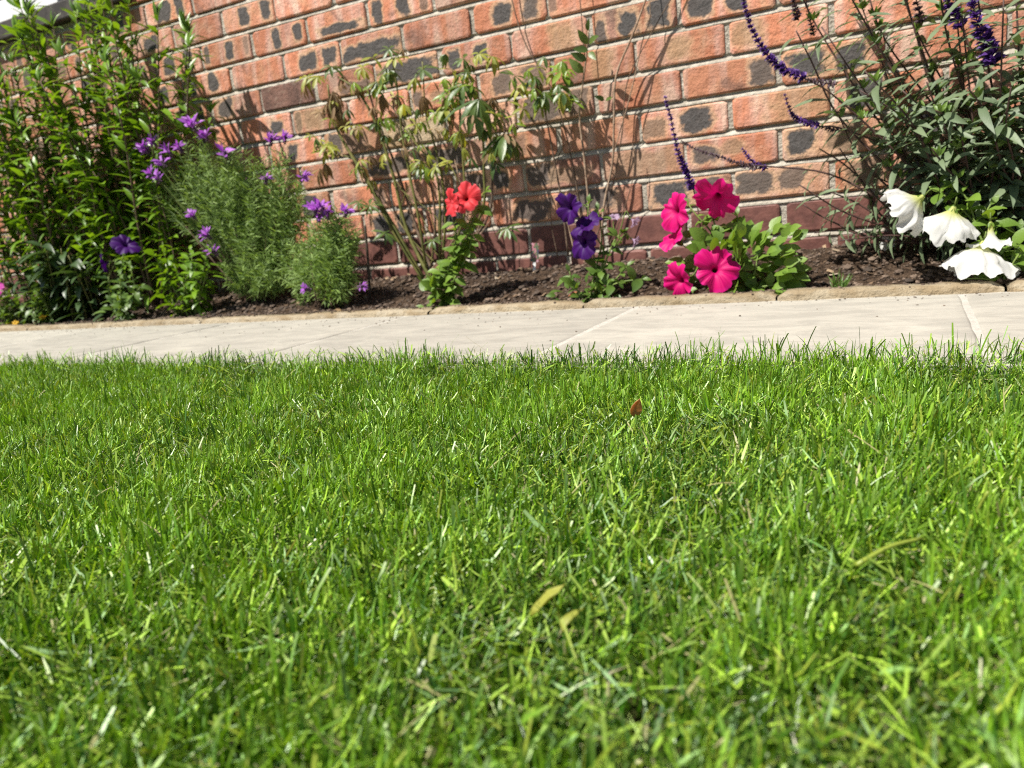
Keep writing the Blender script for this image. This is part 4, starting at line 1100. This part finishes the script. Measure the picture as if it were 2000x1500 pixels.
# ---- pink petunia
b = rooted(1440, 566, -.28)
pk = petunia('hot pink petunia mound with five open flowers', b,
        [[(1420, 500, -.27), (1390, 420, -.26), (1395, 390, -.25)], [(1440, 480, -.26), (1440, 420, -.24)], [(1480, 510, -.25), (1500, 460, -.23)], [(1500, 540, -.27), (1535, 500, -.26)], [(1400, 470, -.27), (1360, 420, -.27), (1345, 400, -.26)], [(1490, 560, -.30), (1530, 555, -.30)], [(1390, 510, -.28), (1350, 480, -.28)], [(1470, 540, -.30), (1480, 500, -.29)]],
        [(1400, 384, -.29, F(-.45, -.6, .5), .050, .3, 12), (1322, 412, -.29, F(-.85, .0, .5), .044, .2, 13), (1318, 466, -.29, F(-.8, .55, .3), .038, .3, 14), (1397, 527, -.33, F(-.05, .1, 1), .047, 0.05, 15), (1330, 548, -.33, F(-.75, -.35, .45), .042, .35, 16)], M_PINK, 'petunia', .035, .016, fill=150, spread=(.12, .045, .13), wide=1.15)
# ---- white petunia
b = rooted(1965, 545, -.30)
petunia('white petunia with large nodding trumpet flowers under the salvia', b,
        [[(1960, 500, -.28), (1930, 420, -.27), (1935, 400, -.26)], [(1940, 480, -.27), (1880, 410, -.26), (1835, 375, -.25)], [(1980, 500, -.29), (1990, 450, -.27)], [(1920, 545, -.31), (1870, 545, -.32)], [(1910, 450, -.27), (1890, 390, -.26), (1860, 365, -.25)], [(1975, 520, -.32), (2010, 470, -.32)]],
        [(1774, 404, -.30, F(-.6, -.5, -.5), .052, 2.0, 17), (1853, 436, -.30, F(-.1, -.85, -.35), .052, 2.0, 18), (1935, 468, -.31, F(.1, -.95, -.15), .036, .95, 19), (1912, 508, -.32, F(-.15, -.9, -.15), .058, 2.0, 20)], M_WPET, 'petunia', .036, .016, fill=34, spread=(.07, .03, .06))

# ---- salvia
sa = Plant('salvia_plant', 'tall grey green salvia with dark stems and violet spikes against the wall', 'salvia', (0.93, -0.12, 0.06))
SS = [
    ([(1930, 440), (1840, 300), (1750, 150), (1665, 0), (1620, -80)], -.18), ([(1950, 430), (1870, 260), (1800, 100), (1760, -40), (1740, -110)], -.14), ([(1960, 430), (1905, 250), (1852, 80), (1830, -60)], -.20),
    ([(1900, 440), (1790, 330), (1690, 200), (1600, 60), (1560, -20)], -.12), ([(1890, 450), (1760, 350), (1640, 230), (1585, 120), (1555, 60)], -.22), ([(1990, 400), (1950, 230), (1925, 100), (1912, 10), (1900, -60)], -.24),
    ([(2010, 380), (1995, 200), (1985, 0), (1980, -90)], -.16), ([(1850, 450), (1740, 400), (1620, 340), (1500, 325), (1440, 322)], -.20), ([(1880, 455), (1780, 330), (1700, 250), (1620, 180), (1575, 155)], -.26),
    ([(2020, 420), (1940, 300), (1860, 190), (1790, 60), (1760, -20)], -.10), ([(1930, 430), (1820, 350), (1740, 290), (1640, 250), (1600, 247)], -.16), ([(1800, 470), (1720, 440), (1640, 410), (1560, 360)], -.22),
    ([(1820, 470), (1730, 430), (1680, 350), (1640, 290)], -.10), ([(2030, 350), (2020, 150), (2030, -50)], -.22), ([(1980, 420), (1890, 330), (1840, 240), (1810, 160)], -.28), ([(2000, 430), (1960, 330), (1930, 230), (1890, 170)], -.30),
    ([(1780, 475), (1690, 460), (1610, 425), (1570, 400)], -.16), ([(2040, 420), (2040, 250), (2060, 50)], -.14), ([(1940, 440), (1900, 380), (1850, 330), (1820, 290)], -.30), ([(1960, 420), (1980, 330), (1965, 250), (1975, 170)], -.30),
    ([(2060, 400), (2090, 200), (2110, 0)], -.18), ([(2080, 420), (2140, 260), (2180, 100)], -.2), ([(1870, 450), (1800, 410), (1760, 370), (1700, 340)], -.12),
    ([(1985, 400), (1930, 200), (1880, 50), (1850, -60)], -.08), ([(1940, 400), (1840, 230), (1730, 80), (1690, -30)], -.08),
]
THIN = [7, 11, 12, 16, 22]
for q in ([(1830, 470), (1760, 455), (1680, 400), (1610, 370)], [(1810, 475), (1720, 470), (1650, 450), (1590, 455)], [(1850, 465), (1750, 420), (1660, 330), (1600, 290)], [(1840, 470), (1740, 460), (1640, 470)], [(1860, 450), (1740, 370), (1670, 290), (1640, 230)]):
    THIN.append(len(SS)); SS.append((q, sa.r.uniform(-.24, -.12)))
for k in range(24):
    u = sa.r.uniform(1600, 2120); v = sa.r.uniform(-60, 230)
    SS.append(([(1930 + (u - 1900) * .25, 420), (1915 + (u - 1900) * .6, 250), (u, v)], sa.r.uniform(-.3, -.06)))
for i, (pts, Y) in enumerate(SS):
    base_ = sa.o + Vector((sa.r.uniform(-.07, .10), sa.r.uniform(-.05, .04), -.01))
    n = len(pts)
    c = sa.stem([base_] + [at(u, v, -.12 + (Y + .12) * (k + 1) / n) for k, (u, v) in enumerate(pts)], .0030, .0014, M_STEMP, n=5, sides=5)
    thin = i in THIN
    sa.along(c, 'salvia', .056 if thin else .084, .10, .98 if i not in (7, 8, 10) else .8, 0.030 if thin else .030, 2, .35, .4, top=.72, face=.35)
    if not thin:                                                  # young pale shoots in the leaf joints
        for k in range(3):
            p = c[sa.r.randrange(6, len(c) - 1)]
            for q in range(4): sa.leaf(p, Vector((sa.r.uniform(-1, 1), sa.r.uniform(-1, .3), 1)), (0, -1, .2), .022, 'petunia', .55)
def spike(pts, Y, s, dense, dark=False):
    c = catmull([at(u, v, Y) for u, v in pts], 6)
    sa.stem([c[0], c[len(c)//2], c[-1]], .0014, .0007, M_STEMP, n=5, sides=4) if False else None
    v, f = tube_vf([p - sa.o for p in c], .0014, .0008, 4)
    st = obj('flower_spike', mesh('flower_spike', v, f, M_STEMP, True), sa.root)
    ac = Acc(); r = sa.r; n = len(c); tot = sum((b_ - a_).length for a_, b_ in zip(c[:-1], c[1:]))
    for k in range(int(tot * dense)):
        t = k / (tot * dense); wh = s * .75 / tot; t = min(.999, (math.floor(t / wh) + r.gauss(.5, .16)) * wh); t = max(0, t); j = min(n - 2, int(t * (n - 1))); p = c[j].lerp(c[j+1], t * (n - 1) - j)
        td = (c[j+1] - c[j]).normalized(); x, _, z = frame_of(td, (.1, -1, .3)); th = r.uniform(0, 6.28)
        d = (x * math.cos(th) + z * math.sin(th) + td * r.uniform(.3, .9)).normalized(); L = s * r.uniform(.6, 1.1) * (1.1 - .65 * t)
        vv, ff = leaf_vf(k, w=.5, peak=.55, fold=.6, droop=.3, n=3)
        M = place(p - sa.o, d, (0, -.6, .7), L, L, L); ac.add([M @ Vector(q) for q in vv], ff)
    o = obj('florets', mesh('florets', ac.v, ac.f, M_SPIKED if dark else M_SPIKE, True), st)
spike([(1575, 155), (1530, 135), (1500, 108), (1475, 70), (1458, 25), (1450, -10)], -.26, .013, 3200)
spike([(1635, 165), (1600, 160), (1570, 152)], -.26, .010, 1500, True)
spike([(1602, 247), (1565, 236), (1545, 220), (1532, 182)], -.16, .010, 3000)
spike([(1640, 255), (1620, 252), (1600, 247)], -.16, .010, 1600, True)
spike([(1355, 372), (1340, 335), (1325, 300), (1312, 240), (1299, 188)], -.22, .012, 3000)
spike([(1480, 330), (1440, 318), (1400, 305), (1360, 292), (1330, 275)], -.21, .009, 1700, True)
spike([(1500, 330), (1475, 320), (1460, 305), (1450, 290)], -.18, .010, 2400)
spike([(1945, 130), (1925, 80), (1905, 30), (1890, -40)], -.24, .022, 2200)
spike([(1880, 60), (1855, 10), (1840, -40)], -.20, .018, 1800)
spike([(1800, 50), (1790, 0), (1780, -40)], -.14, .014, 1500, True)
spike([(1560, 40), (1552, 10), (1548, -30)], -.22, .012, 2000, True)
spike([(1590, 70), (1580, 30), (1570, -20)], -.12, .010, 1500, True)
pts = [sa.o + Vector((0.02, -.08, 0)), at(1700, 470, -.22), at(1500, 430, -.22), at(1370, 385, -.22)]
sa.stem([at(1370, 470, -.24), at(1365, 420, -.23), at(1355, 372, -.22)], .0016, .0014, M_STEMP, n=4)
sa.finish()

# ---- small things in the bed
gt = Plant('grass_tuft', 'little tuft of green grass sprouting from bare soil by the white petunia', 'grass tuft', rooted(1640, 548, -.31))
gA = Acc()
for k in range(34):
    d = Vector((gt.r.uniform(-.7, .7), gt.r.uniform(-.6, .5), 1)); L = gt.r.uniform(.018, .045)
    v, f = leaf_vf(k, w=.07, peak=.35, fold=.4, droop=.25, n=4); M = place(Vector((gt.r.uniform(-.012, .012), gt.r.uniform(-.008, .008), .004)), d, (0, -1, .2), L, L, L)
    gA.add([M @ Vector(p) for p in v], f)
tag(gA.build('blades', M_TUFT, gt.root), kind='stuff')

sk = Plant('garden_stake', 'thin dark wooden stake pushed into the soil behind the small lavender', 'stake', rooted(722, 570, -.20))
sk.stem([rooted(722, 575, -.20), at(718, 500, -.20), at(713, 440, -.20)], .0042, .0038, M_STAKE, 'shaft')

lb = empty('plant_label', rooted(1042, 520, -.07)); tag(lb, 'small plastic plant label with a faded flower picture beside the climber', 'plant label')
LO = lb.location.copy()
p0 = rooted(1044, 522, -.07); p1 = at(1035, 478, -.075); p1.z = p0.z + .075
t = NT('label_print'); tc = t.node('ShaderNodeTexCoord'); nn = t.noise(tc.outputs['Object'], 70.0, 2.0)
t.put(t.b, 'Base Color', t.ramp(nn, [(0.3, (.06, .04, .14)), (.48, (.10, .14, .06)), (.56, (.45, .16, .22)), (.7, (.5, .45, .45))])); t.put(t.b, 'Roughness', .4)
vv, ff = box_vf(-.012, .012, -.0006, .0006, .035, .085); obj('picture', mesh('picture', vv, ff, t.m), lb, Matrix.Rotation(.12, 4, 'Y'))
vv, ff = box_vf(-.004, .004, -.0005, .0005, -.02, .0348); obj('prong', mesh('prong', vv, ff, M_WHITE), lb, Matrix.Rotation(.12, 4, 'Y'))

def fallen(name, label, cat, pos, d, up, size, mat, **kw):
    v, f = leaf_vf(len(label) * 3, **kw)
    M = place(pos, d, up, size, size, size)
    o = obj(name, mesh(name, v, f, mat, True)); o.matrix_local = M
    so = o.modifiers.new('thickness', 'SOLIDIFY'); so.thickness = .0004 / size
    tag(o, label, cat); return o
p = rooted(1735, 472, -.10); p.z += .014
q = Plant('fallen_flower', 'dropped white petunia flower lying on soil below the salvia', 'flower', p)
flower(q, p + Vector((0, -.01, .008)), F(-.6, .3, .7), .018, M_WPET, .5, 21)
p = rooted(1108, 560, -.29); p.z += .012
fallen('fallen_leaf', 'curled rust orange dead leaf on soil beside the violet petunia', 'leaf', p, (.9, .1, .2), (0, -.4, 1), .035, leaf_mat('dead_leaf', (.30, .09, .04), (.42, .16, .07), .3, .6), w=.4, peak=.4, fold=.6, droop=.1)
p = rooted(645, 592, -.31); p.z += .013
fallen('fallen_leaf', 'pale straw coloured dead leaf on soil under the small lavender', 'leaf', p, (.9, -.2, .05), (0, -.3, 1), .045, M_WILT, w=.35, peak=.5, fold=.3, droop=.1)
p = rooted(1290, 530, -.22); p.z += .010
fallen('fallen_twig', 'pale flat splinter of wood lying on soil before the pink petunia', 'twig', p, (.95, .1, .05), (0, -.3, 1), .06, M_TWIG, w=.14, peak=.5, fold=.2, droop=.02)

# ---- things on the lawn
def on_lawn(u, v, z):
    d = ray(u, v); return CAM + d * ((z - CAM.z) / d.z)
fallen('fallen_leaf', 'small folded orange brown leaf caught in the lawn grass', 'leaf', on_lawn(1238, 815, .006), (.12, .2, .9), (.6, -.8, .1), .020, leaf_mat('lawn_leaf', (.52, .22, .05), (.70, .46, .24), .45, .5, (1.1, .8, .5)), w=.6, peak=.4, fold=.9, droop=-.3)
fallen('fallen_leaf', 'limp yellow green leaf lying curled on the lawn', 'leaf', on_lawn(1034, 1203, -.003), (.75, .35, .5), (-.2, -.6, 1), .028, M_LUPY, w=.22, peak=.5, fold=1.2, droop=-.6, wav=.05)
fallen('fallen_leaf', 'pale yellow dying leaf next to the limp one on the lawn', 'leaf', on_lawn(1100, 1235, .002), (.2, .3, .9), (-.3, -.8, .5), .013, M_LUPY, w=.4, peak=.5, fold=1.0, droop=.6, wav=.05)
def stalk(label, a, b, r):
    o = Plant('grass_stalk', label, 'stalk', a)
    o.stem([a, a.lerp(b, .5) + Vector((0, 0, .003)), b], r, r * .7, M_STALK, 'stem', n=4, sides=6)
    return o
M_STALK = leaf_mat('stalk_lime', (.20, .27, .03), (.28, .34, .05), .2, .4)
stalk('bright lime grass stalk lying across the lawn', on_lawn(1672, 1104, .002), on_lawn(1800, 1052, .006), .0016)
stalk('pale upright cut seed stalk standing in the lawn', on_lawn(1845, 1010, -.028), on_lawn(1848, 880, .030), .0011)
stalk('pale leaning cut stalk beside the lime one on the lawn', on_lawn(1890, 1050, -.012), on_lawn(1930, 960, .022), .0014)
